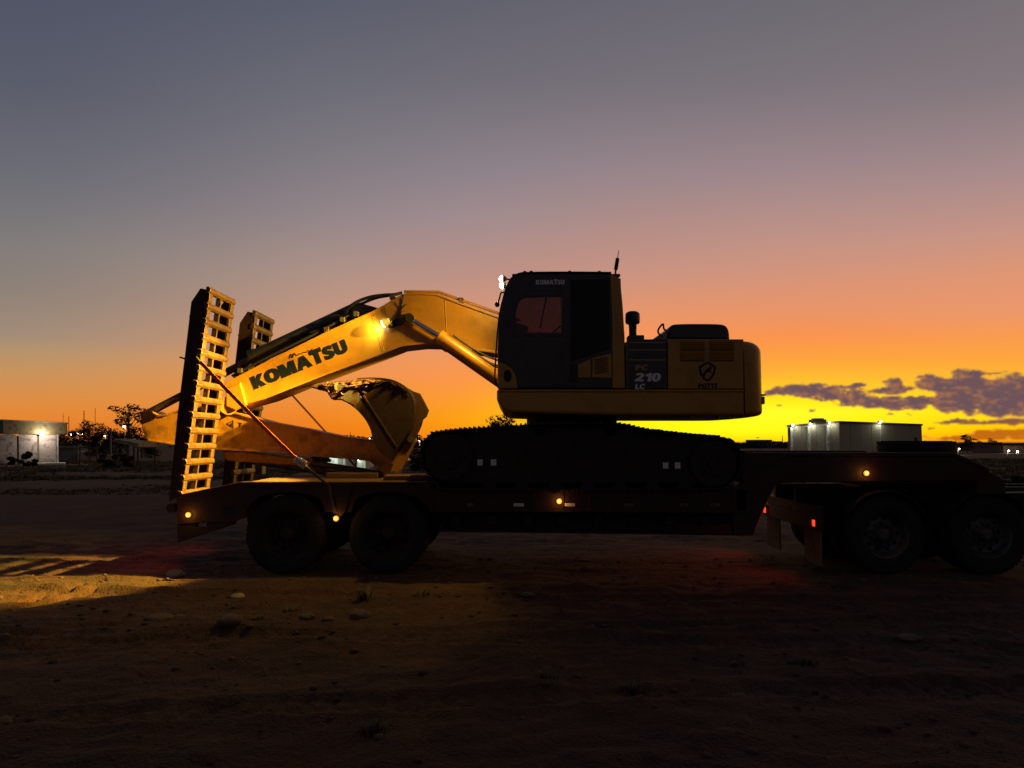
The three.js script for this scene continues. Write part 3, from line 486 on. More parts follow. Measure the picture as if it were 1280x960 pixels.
{ // work lamp on the boom side
  const z = ZB + 0.16, c = V(481, 403.5, z), ax = V(476.5, 398.5, z).sub(V(486, 410.5, z)).normalize(), dir = new THREE.Vector3(-0.86, -0.38, -0.33).normalize();
  const q = new THREE.Quaternion().setFromUnitVectors(new THREE.Vector3(0, 1, 0), dir);
  const body = new THREE.CylinderGeometry(0.075, 0.04, 0.08, 18).applyQuaternion(q).translate(c.x + 0.03, c.y + 0.015, c.z), lens = new THREE.SphereGeometry(0.07, 18, 8, 0, 6.2832, 0, 0.9).scale(1, 0.5, 1).applyQuaternion(q).translate(c.x - 0.005, c.y - 0.002, c.z - 0.012);
  const bk = part(boom, 'lamp_bracket', [bar(new THREE.Vector3(c.x + 0.06, c.y, c.z), V(494, 404, ZB + 0.01), 0.05, 0.06), bar(V(494, 404, ZB + 0.04), V(509, 399, ZB + 0.05), 0.06, 0.09), box(c.x + 0.03, c.x + 0.1, c.y - 0.05, c.y + 0.05, ZB - 0.005, c.z, 0.01)], M.blackPaint);
  part(bk, 'work_lamp', body, M.galvanised); part(bk, 'lamp_lens', lens, GLOW.work);
  const b = baseOf(boom), s = new THREE.SpotLight(new THREE.Color(1, 0.8, 0.3), 1.9, 0, 1.3, 1, 2); s.name = 'work_lamp_light'; const at = c.clone().addScaledVector(dir, 0.075); s.position.set(at.x - b[0], at.y - b[1], at.z - b[2]); s.target.position.set(at.x + dir.x - b[0], at.y + dir.y - b[1], at.z + dir.z - b[2]); s.shadow.radius = 2; s.castShadow = true; boom.add(s, s.target);
  part(boom, 'lamp_cable', [tube([V(493, 402, z - 0.05), V(497, 394, ZB + 0.04), V(503, 377, ZB + 0.02), V(504, 368, ZB + 0.04)], 0.009, 24, 6), tube([V(507, 394, ZB + 0.06), V(499, 384, ZB + 0.02), V(493, 376, ZB + 0.02), V(494, 371, ZB + 0.04)], 0.006, 24, 6), tube([V(486, 400, ZB + 0.04), V(481, 390, ZB + 0.02), V(480, 384, ZB + 0.02)], 0.006, 16, 6)], M.hose);
}
// boom cylinders on both sides
for (const side of [1, -1]) {
  const z = side > 0 ? ZB + 0.12 : ZB - BW - 0.12, zz = ZB + 0.12, pt = (x, y) => { const v = V(x, y, zz); v.z = z; return v; };
  const cyl = part(exca, 'boom_cylinder', [rod(pt(551, 421.5), pt(636, 481), 0.085, 24), rod(pt(549, 420.2), pt(556, 425), 0.1, 24)], M.yellow);
  part(cyl, 'cylinder_rod', rod(pt(512, 399), pt(553, 423), 0.045, 20), M.chrome);
  part(cyl, 'rod_eye', rod(pt(511, 398).add(new THREE.Vector3(0, 0, -0.06)), pt(511, 398).add(new THREE.Vector3(0, 0, 0.06)), 0.088, 22), M.yellow);
  part(cyl, 'pipe', [tube([pt(560, 420), pt(585, 436), pt(612, 454), pt(628, 462)], 0.018, 20, 8), tube([pt(566, 419), pt(598, 440), pt(618, 449), pt(630, 452)], 0.014, 20, 8)], M.hose);
}
// hydraulic lines on the boom top
part(boom, 'hydraulic_hose', [
  tube([[432, 391, -0.05], [437, 384, 0], [446, 377.5, 0.05], [462, 371.5, 0.06], [480, 368.8, 0.05], [494, 368, 0], [502, 366, -0.05]].map(([x, y, d]) => V(x, y, ZB + d - 0.1)), 0.024, 40, 9),
  tube([[438, 389, -0.05], [446, 382.5, 0], [456, 378, 0.04], [470, 372.5, 0.05], [486, 369.5, 0.03], [498, 367.6, -0.05]].map(([x, y, d]) => V(x, y, ZB + d - 0.2)), 0.022, 40, 9),
  tube([[290, 470], [330, 449], [400, 414], [436, 394]].map(([x, y]) => V(x, y, ZB - 0.02)), 0.02, 30, 8),
], M.hose);
for (const [x, y] of [[408, 413], [428, 400], [300, 464], [445, 393], [576, 376], [490, 371.5]]) { const c = V(x, y, ZB + 0.01); part(boom, 'pipe_clamp', box(c.x - 0.035, c.x + 0.035, c.y - 0.03, c.y + 0.045, c.z - 0.12, c.z + 0.02, 0.006), M.steel); }
part(boom, 'boom_pipe', [rod(V(505, 364.5, ZB - 0.1), V(548, 365, ZB - 0.1), 0.02, 8), tube([V(548, 365, ZB - 0.1), V(575, 374.5, ZB - 0.06), V(600, 383.5, ZB - 0.06), V(650, 401, ZB - 0.06)], 0.022, 20, 8)], M.yellow);
// arm cylinder lying along the boom top
{
  const z = ZC, cylA = part(exca, 'arm_cylinder', [rod(V(318, 447, z), V(452, 384.5, z), 0.115, 24), rod(V(314, 449, z), V(322, 445.2, z), 0.13, 24)], M.blackPaint);
  part(cylA, 'cylinder_rod', rod(V(184, 517, z), V(318, 447, z), 0.055, 18), M.steel);
  part(cylA, 'bracket', ext([[436, 396], [440, 384], [452, 379], [470, 384], [474, 386], [450, 398]], z + 0.16, 0.32, 0.02), M.blackPaint);
}
// --- arm and its linkage
const ZA = ZC + 0.25, AW = 0.5;
const armPx = [[174.5, 516], [181, 512.5], [190, 516.5], [197, 519], [208, 517.5], [222, 512], [262, 506], [300, 517], [335, 527], [379, 535], [432, 546.5], [467, 550], [500, 566], [508, 576], [500, 584], [478, 578], [442, 574.5], [380, 569.5], [347, 565.5], [271, 562.5], [216, 556], [184, 551.5], [178, 538]];
const arm = part(exca, 'arm', ext(armPx, ZA, AW, 0.012), M.yellowArm);
part(arm, 'arm_flange', [band([[174.5, 516], [181, 512.5], [190, 516.5], [197, 519], [208, 517.5], [222, 512], [262, 506], [300, 517], [335, 527], [379, 535], [432, 546.5], [467, 550]], 0.025, ZA + 0.02, AW + 0.04), band([[184, 551.5], [216, 556], [271, 562.5], [347, 565.5], [380, 569.5], [442, 574.5]], -0.025, ZA + 0.02, AW + 0.04)], M.yellowArm);
part(arm, 'pin_boss', [[286, 507, 0.13], [185, 518, 0.07], [190, 523, 0.03]].map(([x, y, r]) => rod(V(x, y, ZA - 0.02), V(x, y, ZA + 0.07), r, 20)), M.yellowArm);
part(boom, 'boom_foot', [ext([[282, 486], [300, 478], [308, 506], [294, 513], [282, 508]], ZA + 0.1, 0.06, 0.015)], M.yellow);
part(arm, 'warning_sign', [ext([[282.5, 529.5], [291.8, 525], [291.8, 535]], ZA + 0.003, 0.004, 0, [[[284.6, 529.6], [291, 526.6], [291, 533.4]]]), ext([[288.6, 528.6], [289.6, 528.6], [289.6, 532.4], [288.6, 532.4]], ZA + 0.003, 0.004, 0), ext([[297.5, 528], [302.5, 528.5], [302, 530], [300.5, 530], [300, 534], [298.8, 534], [299.2, 529.8]], ZA + 0.003, 0.004, 0)], M.decalDark);
{
  const z = ZC, c2 = part(exca, 'bucket_cylinder', [ext([[278, 571.5], [278, 563], [300, 564], [385, 573], [390, 578], [386, 583], [340, 580], [284, 576]], ZC + 0.1, 0.2, 0.03)], M.yellowArm);
  part(c2, 'cylinder_rod', rod(V(386, 578, z), V(485, 594, z), 0.04, 16), M.steel);
  for (const d of [0.17, -0.17]) {
    part(exca, 'link', [ext([[441, 553], [452, 553], [497, 588], [498, 597], [491, 600], [484, 597], [470, 583], [440, 560]], ZC + d + 0.035, 0.07, 0.012)], M.yellowArm);
    part(exca, 'bucket_link', [ext([[485, 596], [488, 588], [506, 552], [511, 544], [519, 545], [521, 552], [516, 560], [498, 596], [492, 600]], ZC + d * 1.35 + 0.04, 0.08, 0.012)], M.yellowArm);
  }
  part(exca, 'link_pin', [rod(V(491, 593.5, ZC - 0.32), V(491, 593.5, ZC + 0.32), 0.055, 18), rod(V(513.5, 549, ZC - 0.33), V(513.5, 549, ZC + 0.33), 0.05, 18)], M.steel);
}
// --- bucket, mouth turned to the front, crusted with earth
{
  const ZK2 = ZC + 0.56, BK = 1.12;
  const back = smooth([[400, 480.5], [415, 477.5], [432, 475.6], [461, 473], [485, 474.5], [500, 480], [512, 490], [518, 504], [517.5, 522], [512, 538], [502, 553], [489, 575]], 44);
  const inner = smooth([[489, 575], [476, 566], [466, 549], [463, 537], [455, 522.5], [442, 509], [427, 500.5], [415, 499.5], [408, 489], [400, 481.5]], 24);
  const bucket = part(exca, 'bucket', [ext([...back, ...inner.slice(1, -1)], ZK2, 0.035, 0.006), ext([...back, ...inner.slice(1, -1)], ZK2, 0.035, 0.006).translate(0, 0, -BK + 0.035), band(back, 0.035, ZK2 - 0.03, BK - 0.06, 0.004)], M.bucket);
  part(bucket, 'side_rib', [bar(V(447, 483, ZK2 + 0.006), V(496, 559, ZK2 + 0.006), 0.012, 0.024), bar(V(440, 478, ZK2 + 0.008), V(455, 494, ZK2 + 0.008), 0.016, 0.03)], M.bracket);
  part(bucket, 'side_cutter', ext([[406, 482], [430, 480], [446, 486], [452, 497], [443, 507], [428, 499.5], [416, 499], [409, 490]], ZK2 + 0.022, 0.022, 0.006), M.steel);
  part(bucket, 'bucket_bracket', [0.27, -0.21].map((d) => ext([[511, 487], [525, 492], [531, 503], [536, 513], [533, 521], [528, 525], [523, 536], [519, 552], [509, 556], [504, 548], [514, 534], [517, 510]], ZC + d, 0.06, 0.012)), M.bracket);
  part(bucket, 'wear_strip', [0, 1].map((k) => band(back.slice(10, 36).map(([x, y]) => [x, y]), -0.014, ZK2 - 0.15 - k * 0.7, 0.12, 0.004)), M.steel);
  for (let k = 0; k < 5; k++) { const z = ZK2 - 0.01 - k * (BK - 0.14) / 4; part(bucket, 'tooth', extrude(poly([[388.5, 482], [394, 479.5], [409, 477], [411, 486], [400, 487], [390, 485]].map((p) => P(p[0], p[1], ZK2))), z, 0.1, 0.02), M.steel); }
  const r = rng(11), mudG = [], NX = 110, NY = 26, mp = [], mi = [], lip = smooth([[399, 482], [415, 479], [432, 477.5], [461, 475], [485, 476.5], [500, 482], [510, 490]], NX - 1), keep = [];
  for (let a = 0; a < NX; a++) for (let c = 0; c < NY; c++) {
    const t = a / (NX - 1), deep = t < 0.3 ? lerp(3, 19, sstep(t, 0.05, 0.2)) : lerp(22, 5, sstep(t, 0.3, 0.72)), u = c / (NY - 1), x = lip[a][0] + (fbm(a * 0.3, c * 0.4, 2) - 0.5) * 1.5, y = lip[a][1] - 0.6 + u * deep, v = V(x, y, ZK2), n = fbm(a * 0.21 + 3, c * 0.33, 4), e = Math.min(1, Math.min(u, 1 - u) * 5 + 0.12), q = fbm(a * 0.12 + 60, c * 0.16 + 9, 3);
    mp.push(v.x, v.y, ZK2 - 0.004 + Math.max(0, n - 0.3) * 0.16 * e); keep.push(q - 0.32 * u > 0.28 && n > 0.3);
  }
  for (let a = 0; a < NX - 1; a++) for (let c = 0; c < NY - 1; c++) { const k = a * NY + c; if (keep[k] && keep[k + 1] && keep[k + NY] && keep[k + NY + 1]) mi.push(k, k + 1, k + NY, k + 1, k + NY + 1, k + NY); }
  const mg = new THREE.BufferGeometry(); mg.setAttribute('position', new THREE.Float32BufferAttribute(mp, 3)); mg.setIndex(mi); mg.computeVertexNormals(); mudG.push(mg);
  for (let k = 0; k < 90; k++) { const t = r(), p = lip[Math.floor(t * (NX - 1))], v = V(p[0], p[1] + 1.5 + r() * (t < 0.14 ? 3 : t < 0.5 ? 15 : 6), ZK2); mudG.push(lump(0.008 + 0.02 * r() ** 2, k, 0.6, 1, 0.6).rotateY(r() * 6).rotateZ(r() * 6).scale(1.3, 1, 0.7).translate(v.x, v.y, ZK2 + 0.01 - (k % 3 ? 0 : r() * 1.05))); }
  const md = part(bucket, 'mud_crust', mudG, M.mud); md.userData.kind = 'stuff';
}

// ------------------------------------------------------------------ lowbed trailer
const ZS = -9.9, ZF = -12.6;
const trailer = thing('lowbed_trailer', 'dark red lowbed trailer with raised gooseneck, carrying the yellow excavator', 'trailer', [0, 0, ZC]);
const yDeck = P(700, 609, ZS)[1];
// side rails, near and far
const railPx = [[541, 611], [934, 611], [934, 640], [541, 640]];
for (const far of [0, 1]) {
  const shift = (g) => (far ? g.translate(0, 0, ZF - ZS + 0.1) : g);
  const rail = part(trailer, 'side_rail', [shift(ext(railPx, ZS, 0.1, 0.008)), shift(ext([[541, 610], [936, 610], [936, 613], [541, 613]], ZS + 0.015, 0.1, 0.004)), shift(ext([[541, 637], [936, 638.5], [936, 641], [541, 640]], ZS + 0.015, 0.1, 0.004))], M.trailer);
  if (!far) {
    for (let k = 0; k < 11; k++) { const a = V(556 + k * 36, 612, ZS), b = V(558 + k * 36, 638, ZS); part(rail, 'stake_pocket', box(a.x, a.x + 0.05, b.y, a.y, ZS - 0.001, ZS + 0.012, 0.003), M.trailer); }
    for (const x of [590, 648, 712, 786, 853, 893]) { const a = V(x - 6, 631, ZS); part(rail, 'reflector_strip', box(a.x, a.x + 0.13, a.y - 0.02, a.y + 0.02, ZS + 0.001, ZS + 0.006, 0.001), x % 4 ? M.flap : M.decalGrey); }
  }
}
const zi = ZS - 0.25;
for (const z of [zi, ZF + 0.25 + 0.16]) part(trailer, 'main_beam', [extrude(poly([[551, 641], [944, 641], [938, 668], [915, 668.5], [552, 663]].map((p) => P(p[0], p[1], zi))), z, 0.16, 0.008), extrude(poly([[548, 661], [940, 666], [940, 669], [548, 664]].map((p) => P(p[0], p[1], zi))), z + 0.06, 0.28, 0.005)], M.trailerDark);
for (let k = 0; k < 9; k++) { const a = V(565 + k * 44, 640, zi); part(trailer, 'cross_member', box(a.x, a.x + 0.12, a.y - 0.15, a.y - 0.03, ZF + 0.1, ZS - 0.11, 0.008), M.trailerDark); }
// wooden deck
part(trailer, 'deck_plate', box(P(541, 611, ZS)[0], P(578, 611, ZS)[0], yDeck - 0.07, yDeck - 0.03, ZF + 0.11, ZS - 0.11, 0.004), M.trailerDark);
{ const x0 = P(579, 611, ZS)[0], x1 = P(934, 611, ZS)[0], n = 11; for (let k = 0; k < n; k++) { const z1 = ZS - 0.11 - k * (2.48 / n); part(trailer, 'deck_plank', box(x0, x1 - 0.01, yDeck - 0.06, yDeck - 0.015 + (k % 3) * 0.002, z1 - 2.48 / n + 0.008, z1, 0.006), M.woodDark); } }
// rear section: raised deck over the wheels, beaver tail
const yRear = P(420, 604, ZS)[1];
for (const far of [0, 1]) {
  const sh = (g) => (far ? g.translate(0, 0, ZF - ZS + 0.12) : g);
  const fender = [[220, 621], [300, 604], [541, 604], [545, 641], [538, 641], [534, 632], [522, 622], [503, 616.5], [476, 615], [455, 618.5], [444, 625], [440, 640], [432, 640], [428, 632], [415, 640], [406, 640], [402, 626], [390, 619], [368, 615.5], [345, 616], [325, 621], [312, 631], [305, 648], [292, 652], [222, 655]];
  part(trailer, 'rear_fender', [sh(ext(fender, ZS, 0.12, 0.008)), sh(ext([[218, 619.5], [300, 602.5], [544, 602.5], [544, 605], [300, 605], [220, 622.5]], ZS + 0.012, 0.14, 0.004))], M.trailer);
  part(trailer, 'rear_bumper', [sh(ext([[221, 655.5], [245, 653], [245, 659], [258, 660], [258, 653], [293, 650], [293, 655.5], [222, 678.5]], ZS - 0.02, 0.08, 0.008))], M.trailerDark);
}
part(trailer, 'fender_bracket', [ext([[405, 607], [440, 607], [432, 640], [426, 646], [414, 640]], ZS + 0.02, 0.06, 0.01), ext([[404, 603], [441, 603], [440, 608], [405, 608]], ZS + 0.035, 0.1, 0.006)], M.trailer);
part(trailer, 'tool_pocket', ext([[278, 633], [292, 633], [292, 646], [278, 646]], ZS + 0.004, 0.03, 0.004), M.rubber);
part(trailer, 'rear_deck', [box(P(302, 604, ZS)[0], P(543, 604, ZS)[0], yRear - 0.06, yRear - 0.012, ZF + 0.13, ZS - 0.13, 0.006), ext([[222, 623], [302, 605.5], [302, 611], [222, 628]], ZS - 0.13, 2.44, 0.004)], M.trailer);
part(trailer, 'tail_beam', [box(P(220, 640, ZS)[0], P(228, 640, ZS)[0], P(220, 654, ZS)[1], P(220, 624, ZS)[1], ZF + 0.125, ZS - 0.125, 0.01), rod(new THREE.Vector3(P(213, 635, ZS)[0], P(213, 635, ZS)[1], ZS - 0.02), new THREE.Vector3(P(213, 635, ZS)[0], P(213, 635, ZS)[1], ZF + 0.02), 0.06, 16)], M.trailerDark);
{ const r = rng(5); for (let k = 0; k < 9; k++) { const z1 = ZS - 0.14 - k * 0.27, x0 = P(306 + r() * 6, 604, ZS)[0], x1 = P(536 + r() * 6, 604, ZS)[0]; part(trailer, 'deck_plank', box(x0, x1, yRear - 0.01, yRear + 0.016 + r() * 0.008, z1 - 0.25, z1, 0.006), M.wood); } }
// gooseneck
for (const far of [0, 1]) {
  const sh = (g) => (far ? g.translate(0, 0, ZF - ZS + 0.16) : g);
  part(trailer, 'gooseneck', [sh(ext([[918, 668.5], [916, 640], [921, 612], [930, 602], [948, 588], [985, 570], [1195, 570.5], [1235, 588], [1256, 600], [1258, 618], [1222, 618], [1221, 601], [985, 603], [970, 606], [964, 618], [951, 646], [943, 667]], ZS, 0.16, 0.012)), sh(ext([[930, 565.5], [1194, 566], [1238, 586], [1236, 589], [1193, 570.5], [985, 570], [948, 588.5], [930, 602], [927, 598]], ZS + 0.02, 0.2, 0.006))], M.trailer);
}
part(trailer, 'gooseneck_deck', [box(P(935, 566, ZS)[0], P(1193, 566, ZS)[0], P(1145, 566, ZS)[1] - 0.18, P(1145, 566, ZS)[1] - 0.14, ZF + 0.16, ZS - 0.16, 0.004), ext([[1193, 567.5], [1236, 587.5], [1236, 590], [1193, 570]], ZS - 0.16, 2.38, 0.004), ext([[930, 600], [985, 572], [985, 576], [934, 604]], ZS - 0.16, 2.38, 0.004)], M.trailerDark);
part(trailer, 'kingpin_plate', [box(P(1090, 600, ZS)[0], P(1190, 600, ZS)[0], P(1100, 606, ZS)[1], P(1100, 600, ZS)[1], -11.9, -10.6, 0.01), box(P(1222, 600, ZS)[0], P(1254, 600, ZS)[0], P(1240, 618, ZS)[1], P(1240, 598, ZS)[1], ZF + 0.17, ZS - 0.17, 0.01)], M.trailerDark);
// wheels
const tyreGeo = (() => {
  const w = 0.145, L = [[0.3, -w * 0.75], [0.34, -w * 0.95], [0.42, -w], [0.475, -w * 0.92], [0.5, -w * 0.8], [0.505, -w * 0.45], [0.495, -w * 0.42], [0.495, -w * 0.34], [0.506, -w * 0.3], [0.507, w * 0.05], [0.496, w * 0.08], [0.496, w * 0.16], [0.506, w * 0.2], [0.505, w * 0.5], [0.495, w * 0.53], [0.495, w * 0.6], [0.5, w * 0.8], [0.475, w * 0.92], [0.42, w], [0.34, w * 0.95], [0.3, w * 0.75]];
  const list = [new THREE.LatheGeometry(L.map((p) => new THREE.Vector2(p[0], p[1])), 64)];
  for (const r of [0.37, 0.445]) list.push(new THREE.TorusGeometry(r, 0.006, 5, 56).rotateX(Math.PI / 2).translate(0, w * 0.97, 0));
  for (let k = 0; k < 56; k++) { const a = k / 56 * Math.PI * 2; list.push(new THREE.BoxGeometry(0.018, 0.05, 0.022).translate(0.492, w * 0.78, 0).rotateY(a)); }
  return boxUV(join(list).rotateX(Math.PI / 2));
})();
const rimGeo = (() => {
  const L = [[0.001, 0.075], [0.055, 0.075], [0.085, 0.07], [0.09, 0.03], [0.155, 0.005], [0.21, -0.02], [0.255, 0.02], [0.27, 0.085], [0.3, 0.11], [0.306, 0.125], [0.31, 0.105], [0.296, 0.09], [0.292, -0.11], [0.001, -0.11]];
  const list = [new THREE.LatheGeometry(L.map((p) => new THREE.Vector2(p[0], p[1])), 48)];
  for (let k = 0; k < 10; k++) { const a = k / 10 * Math.PI * 2; list.push(new THREE.CylinderGeometry(0.016, 0.016, 0.045, 6).translate(0.135, 0.03, 0).rotateY(a)); }
  return boxUV(join(list).rotateX(Math.PI / 2));
})();
const slotGeo = (() => { const list = []; for (let k = 0; k < 10; k++) list.push(new THREE.CylinderGeometry(0.026, 0.026, 0.012, 12).translate(0.212, -0.012, 0).rotateY((k + 0.5) / 10 * Math.PI * 2)); return boxUV(join(list).rotateX(Math.PI / 2)); })();
function wheel(parent, x, y, z, faceZ, rimM, turn) {
  const b = baseOf(parent), w = new THREE.Group(); w.name = 'wheel'; w.position.set(x - b[0], y - b[1], z - b[2]); w.rotation.set(0, faceZ < 0 ? Math.PI : 0, turn); parent.add(w);
  w.add(mesh('tyre', tyreGeo, M.rubber), mesh('rim', rimGeo, rimM), mesh('vent_holes', slotGeo, M.decalDark));
}
const dualTrim = 0.33;
for (const px of [356, 485]) { const c = V(px, 667, ZS - 0.05); for (const [z, f] of [[ZS - 0.19, 1], [ZS - 0.19 - dualTrim, 1], [ZF + 0.19, -1], [ZF + 0.19 + dualTrim, -1]]) wheel(trailer, c.x, 0.505, z, f, M.trailerDark, px + z); part(trailer, 'axle', rod(new THREE.Vector3(c.x, 0.505, ZF + 0.3), new THREE.Vector3(c.x, 0.505, ZS - 0.3), 0.07, 14), M.trailerDark); }
part(trailer, 'suspension', [box(-3.3, -0.95, 0.75, 1.02, ZF + 0.95, ZF + 1.1, 0.01), box(-3.3, -0.95, 0.75, 1.02, ZS - 1.1, ZS - 0.95, 0.01), ...[-2.3].map((x) => box(x - 0.25, x + 0.25, 0.5, 0.76, ZF + 0.9, ZS - 0.9, 0.02))], M.trailerDark);
// marker lamps
for (const [x, y, z] of [[235.8, 643.5, ZS], [420.2, 648, ZS + 0.02], [699, 626.5, ZS], [1082.5, 591.5, ZS]]) {
  const c = V(x, y, z); const m = part(trailer, 'marker_lamp', [rod(new THREE.Vector3(c.x, c.y, z - 0.005), new THREE.Vector3(c.x, c.y, z + 0.012), 0.042, 18)], M.hose);
  const g = new THREE.SphereGeometry(0.034, 16, 8, 0, 6.2832, 0, Math.PI / 2).scale(1, 0.7, 1).rotateX(Math.PI / 2).translate(c.x, c.y, z + 0.012); part(m, 'lamp_lens', g, GLOW.amber);
  pointLamp(m, new THREE.Vector3(c.x, c.y, z + 0.055), new THREE.Color(1, 0.42, 0.05), 0.05);
}
for (const z of [ZS - 0.5, ZF + 0.5]) { const x = P(219, 648, ZS)[0]; const t = part(trailer, 'tail_lamp', box(x - 0.03, x - 0.002, 0.66, 0.76, z - 0.12, z + 0.12, 0.01), GLOW.red); spotLamp(t, new THREE.Vector3(x - 0.045, 0.71, z), new THREE.Vector3(-1, -0.35, 0), new THREE.Color(1, 0.07, 0.03), 2); }
// loading ramps, standing folded up at the tail
{
  const A0 = V(219, 621, ZS), prof = [[250, 360], [262, 362.5], [244, 488], [225.5, 619], [210.5, 627], [221, 520], [231, 440], [238.5, 377]], RW = 0.89;
  const a = V(260.3, 362.5, ZS), b = V(225, 618, ZS), dir = new THREE.Vector3().subVectors(a, b), tilt = Math.atan2(dir.y, dir.x) - Math.PI / 2, N = 13;
  const rungG = (() => { const s = poly([[-0.03, 0.044], [0.014, 0.044], [0.036, 0.016], [0.036, -0.016], [0.014, -0.044], [-0.03, -0.044]]); const g = new THREE.ExtrudeGeometry(s, { depth: RW + 0.02, bevelEnabled: true, bevelThickness: 0.012, bevelSize: 0.006, bevelOffset: -0.006, bevelSegments: 1 }); g.translate(0, 0, -RW - 0.01); return boxUV(g); })();
  const cell = dir.length() / N, uprightG = boxUV(box(-0.012, 0.022, 0.042, cell - 0.042, -0.115, 0, 0.006)), midG = boxUV(box(-0.06, 0.008, 0.04, cell - 0.04, -0.02, 0.02, 0.003));
  for (const zz of [ZS - 0.01, ZF + 0.01 + RW]) {
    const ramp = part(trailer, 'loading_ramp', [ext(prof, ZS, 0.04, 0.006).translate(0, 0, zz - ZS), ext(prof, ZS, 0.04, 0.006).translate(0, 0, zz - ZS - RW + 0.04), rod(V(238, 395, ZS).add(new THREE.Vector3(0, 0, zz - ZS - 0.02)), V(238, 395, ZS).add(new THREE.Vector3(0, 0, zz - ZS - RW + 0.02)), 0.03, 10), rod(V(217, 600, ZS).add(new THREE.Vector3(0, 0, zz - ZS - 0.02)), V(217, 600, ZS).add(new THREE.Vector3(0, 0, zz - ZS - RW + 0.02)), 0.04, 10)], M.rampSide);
    for (let k = 0; k <= N; k++) { const p = b.clone().addScaledVector(dir, k / N); piece(ramp, 'rung', rungG, M.ramp, [p.x, p.y, zz], [0, 0, tilt]); }
    for (let k = 0; k < N; k++) { const p = b.clone().addScaledVector(dir, k / N); piece(ramp, 'upright', uprightG, M.ramp, [p.x, p.y, zz], [0, 0, tilt]); piece(ramp, 'upright', uprightG, M.ramp, [p.x, p.y, zz - RW + 0.115], [0, 0, tilt]); piece(ramp, 'middle_bar', midG, M.ramp, [p.x, p.y, zz - RW / 2], [0, 0, tilt]); }
    const h = V(233, 449, ZS); part(ramp, 'hook', rod(new THREE.Vector3(h.x, h.y, zz - 0.02), new THREE.Vector3(h.x - 0.1, h.y + 0.03, zz - 0.02), 0.012, 6), M.steel);
  }
}
// things lying on the deck
single('timber_block', 'pale timber plank lying on the deck edge under the bucket', 'timber', [box(P(474, 600, ZS)[0], P(537, 600, ZS)[0], yRear + 0.024, yRear + 0.085, -10.65, -10.2, 0.012)], M.wood, [P(505, 600, ZS)[0], yRear + 0.024, -10.4]);
single('timber_beam', 'brown timber beam on the deck behind the strap ratchet', 'timber', [box(P(388, 600, ZS)[0], P(458, 600, ZS)[0], yRear + 0.024, yRear + 0.1, -10.9, -10.72, 0.012)], M.wood, [P(420, 600, ZS)[0], yRear + 0.024, -10.8]);
{ const a = V(300, 565, -12.2), b = V(482, 593, -11.55); single('steel_tube', 'long dark steel tube lying slanted on the deck below the arm', 'tube', [rod(a, b, 0.045, 14), rod(a.clone().add(new THREE.Vector3(0, -0.12, 0)), b.clone().add(new THREE.Vector3(0, -0.1, 0)), 0.045, 14), box(a.x + 0.3, a.x + 0.4, yRear + 0.02, a.y - 0.05, -12.25, -12.05, 0.01), box(b.x - 0.2, b.x - 0.1, yRear + 0.02, b.y - 0.04, -11.7, -11.5, 0.01)], M.steel, [b.x, yRear + 0.02, -11.6]); }
{ // spare wheel on the gooseneck
  const c = V(1145, 560, -10.9), y = P(1145, 566, ZS)[1] - 0.137, t = thing('spare_wheel', 'dark spare wheel lying flat on the gooseneck in front of the warehouse', 'wheel', [c.x, y, c.z]);
  const g = tyreGeo.clone().rotateX(-Math.PI / 2); const o = mesh('tyre', g, M.rubber); o.position.y = 0.146; t.add(o); const rm = mesh('rim', rimGeo.clone().rotateX(-Math.PI / 2), M.trailerDark); rm.position.y = 0.146; t.add(rm);
  part(t, 'clamp', [box(c.x - 0.16, c.x + 0.2, y + 0.25, y + 0.275, c.z - 0.05, c.z + 0.05, 0.006), rod(new THREE.Vector3(c.x, y + 0.1, c.z), new THREE.Vector3(c.x, y + 0.34, c.z), 0.025, 8)], M.steel);
}
// tie-down straps
function ribbon(a, b, w, thick, sag, out) { const n = 14, list = []; let prev = null; for (let i = 0; i <= n; i++) { const t = i / n, p = a.clone().lerp(b, t); p.y -= sag * 4 * t * (1 - t); if (prev) list.push(bar(prev, p, thick, w, 0)); prev = p; } return list; }
{
  const a = V(250, 452, ZS + 0.02), r = V(374, 577, ZS + 0.05), c = V(411, 607, ZS + 0.05), d = V(419, 640, ZS + 0.03);
  const t = thing('tie_down_strap', 'orange ratchet strap running from the front ramp down to the trailer side', 'strap', [r.x, r.y, r.z]);
  part(t, 'webbing', ribbon(a, r, 0.045, 0.006, 0.02), M.strap);
  part(t, 'hook', [tube([a.clone(), a.clone().add(new THREE.Vector3(-0.05, 0.06, 0)), a.clone().add(new THREE.Vector3(-0.06, 0.03, -0.05))], 0.012, 12, 6)], M.steel);
  const u = c.clone().sub(r).normalize();
  part(t, 'ratchet', [bar(r.clone().addScaledVector(u, -0.06), r.clone().addScaledVector(u, 0.1), 0.05, 0.07), rod(r.clone().add(new THREE.Vector3(0, 0, -0.04)), r.clone().add(new THREE.Vector3(0, 0, 0.05)), 0.03, 12), bar(r.clone().add(new THREE.Vector3(0.02, 0.05, 0.02)), r.clone().add(new THREE.Vector3(0.1, -0.01, 0.02)), 0.04, 0.02)], M.chrome);
  part(t, 'chain', [...ribbon(r.clone().addScaledVector(u, 0.1), c, 0.03, 0.02, 0.0), ...ribbon(c, d, 0.03, 0.02, 0)], M.steel);
}
{
  const a = V(362, 491, -12.0), b = V(408, 541, -12.35), t = thing('tie_down_strap', 'thin dark red strap slanting between boom and arm in front of the sky', 'strap', [b.x, b.y, b.z]);
  part(t, 'webbing', [...ribbon(V(330, 455, -11.9), b, 0.03, 0.006, 0), ...ribbon(b, V(450, 590, -12.5), 0.03, 0.006, 0)], M.strapRed);
  part(t, 'hook', rod(V(448, 588, -12.5), V(454, 597, -12.55), 0.02, 8), M.steel);
}

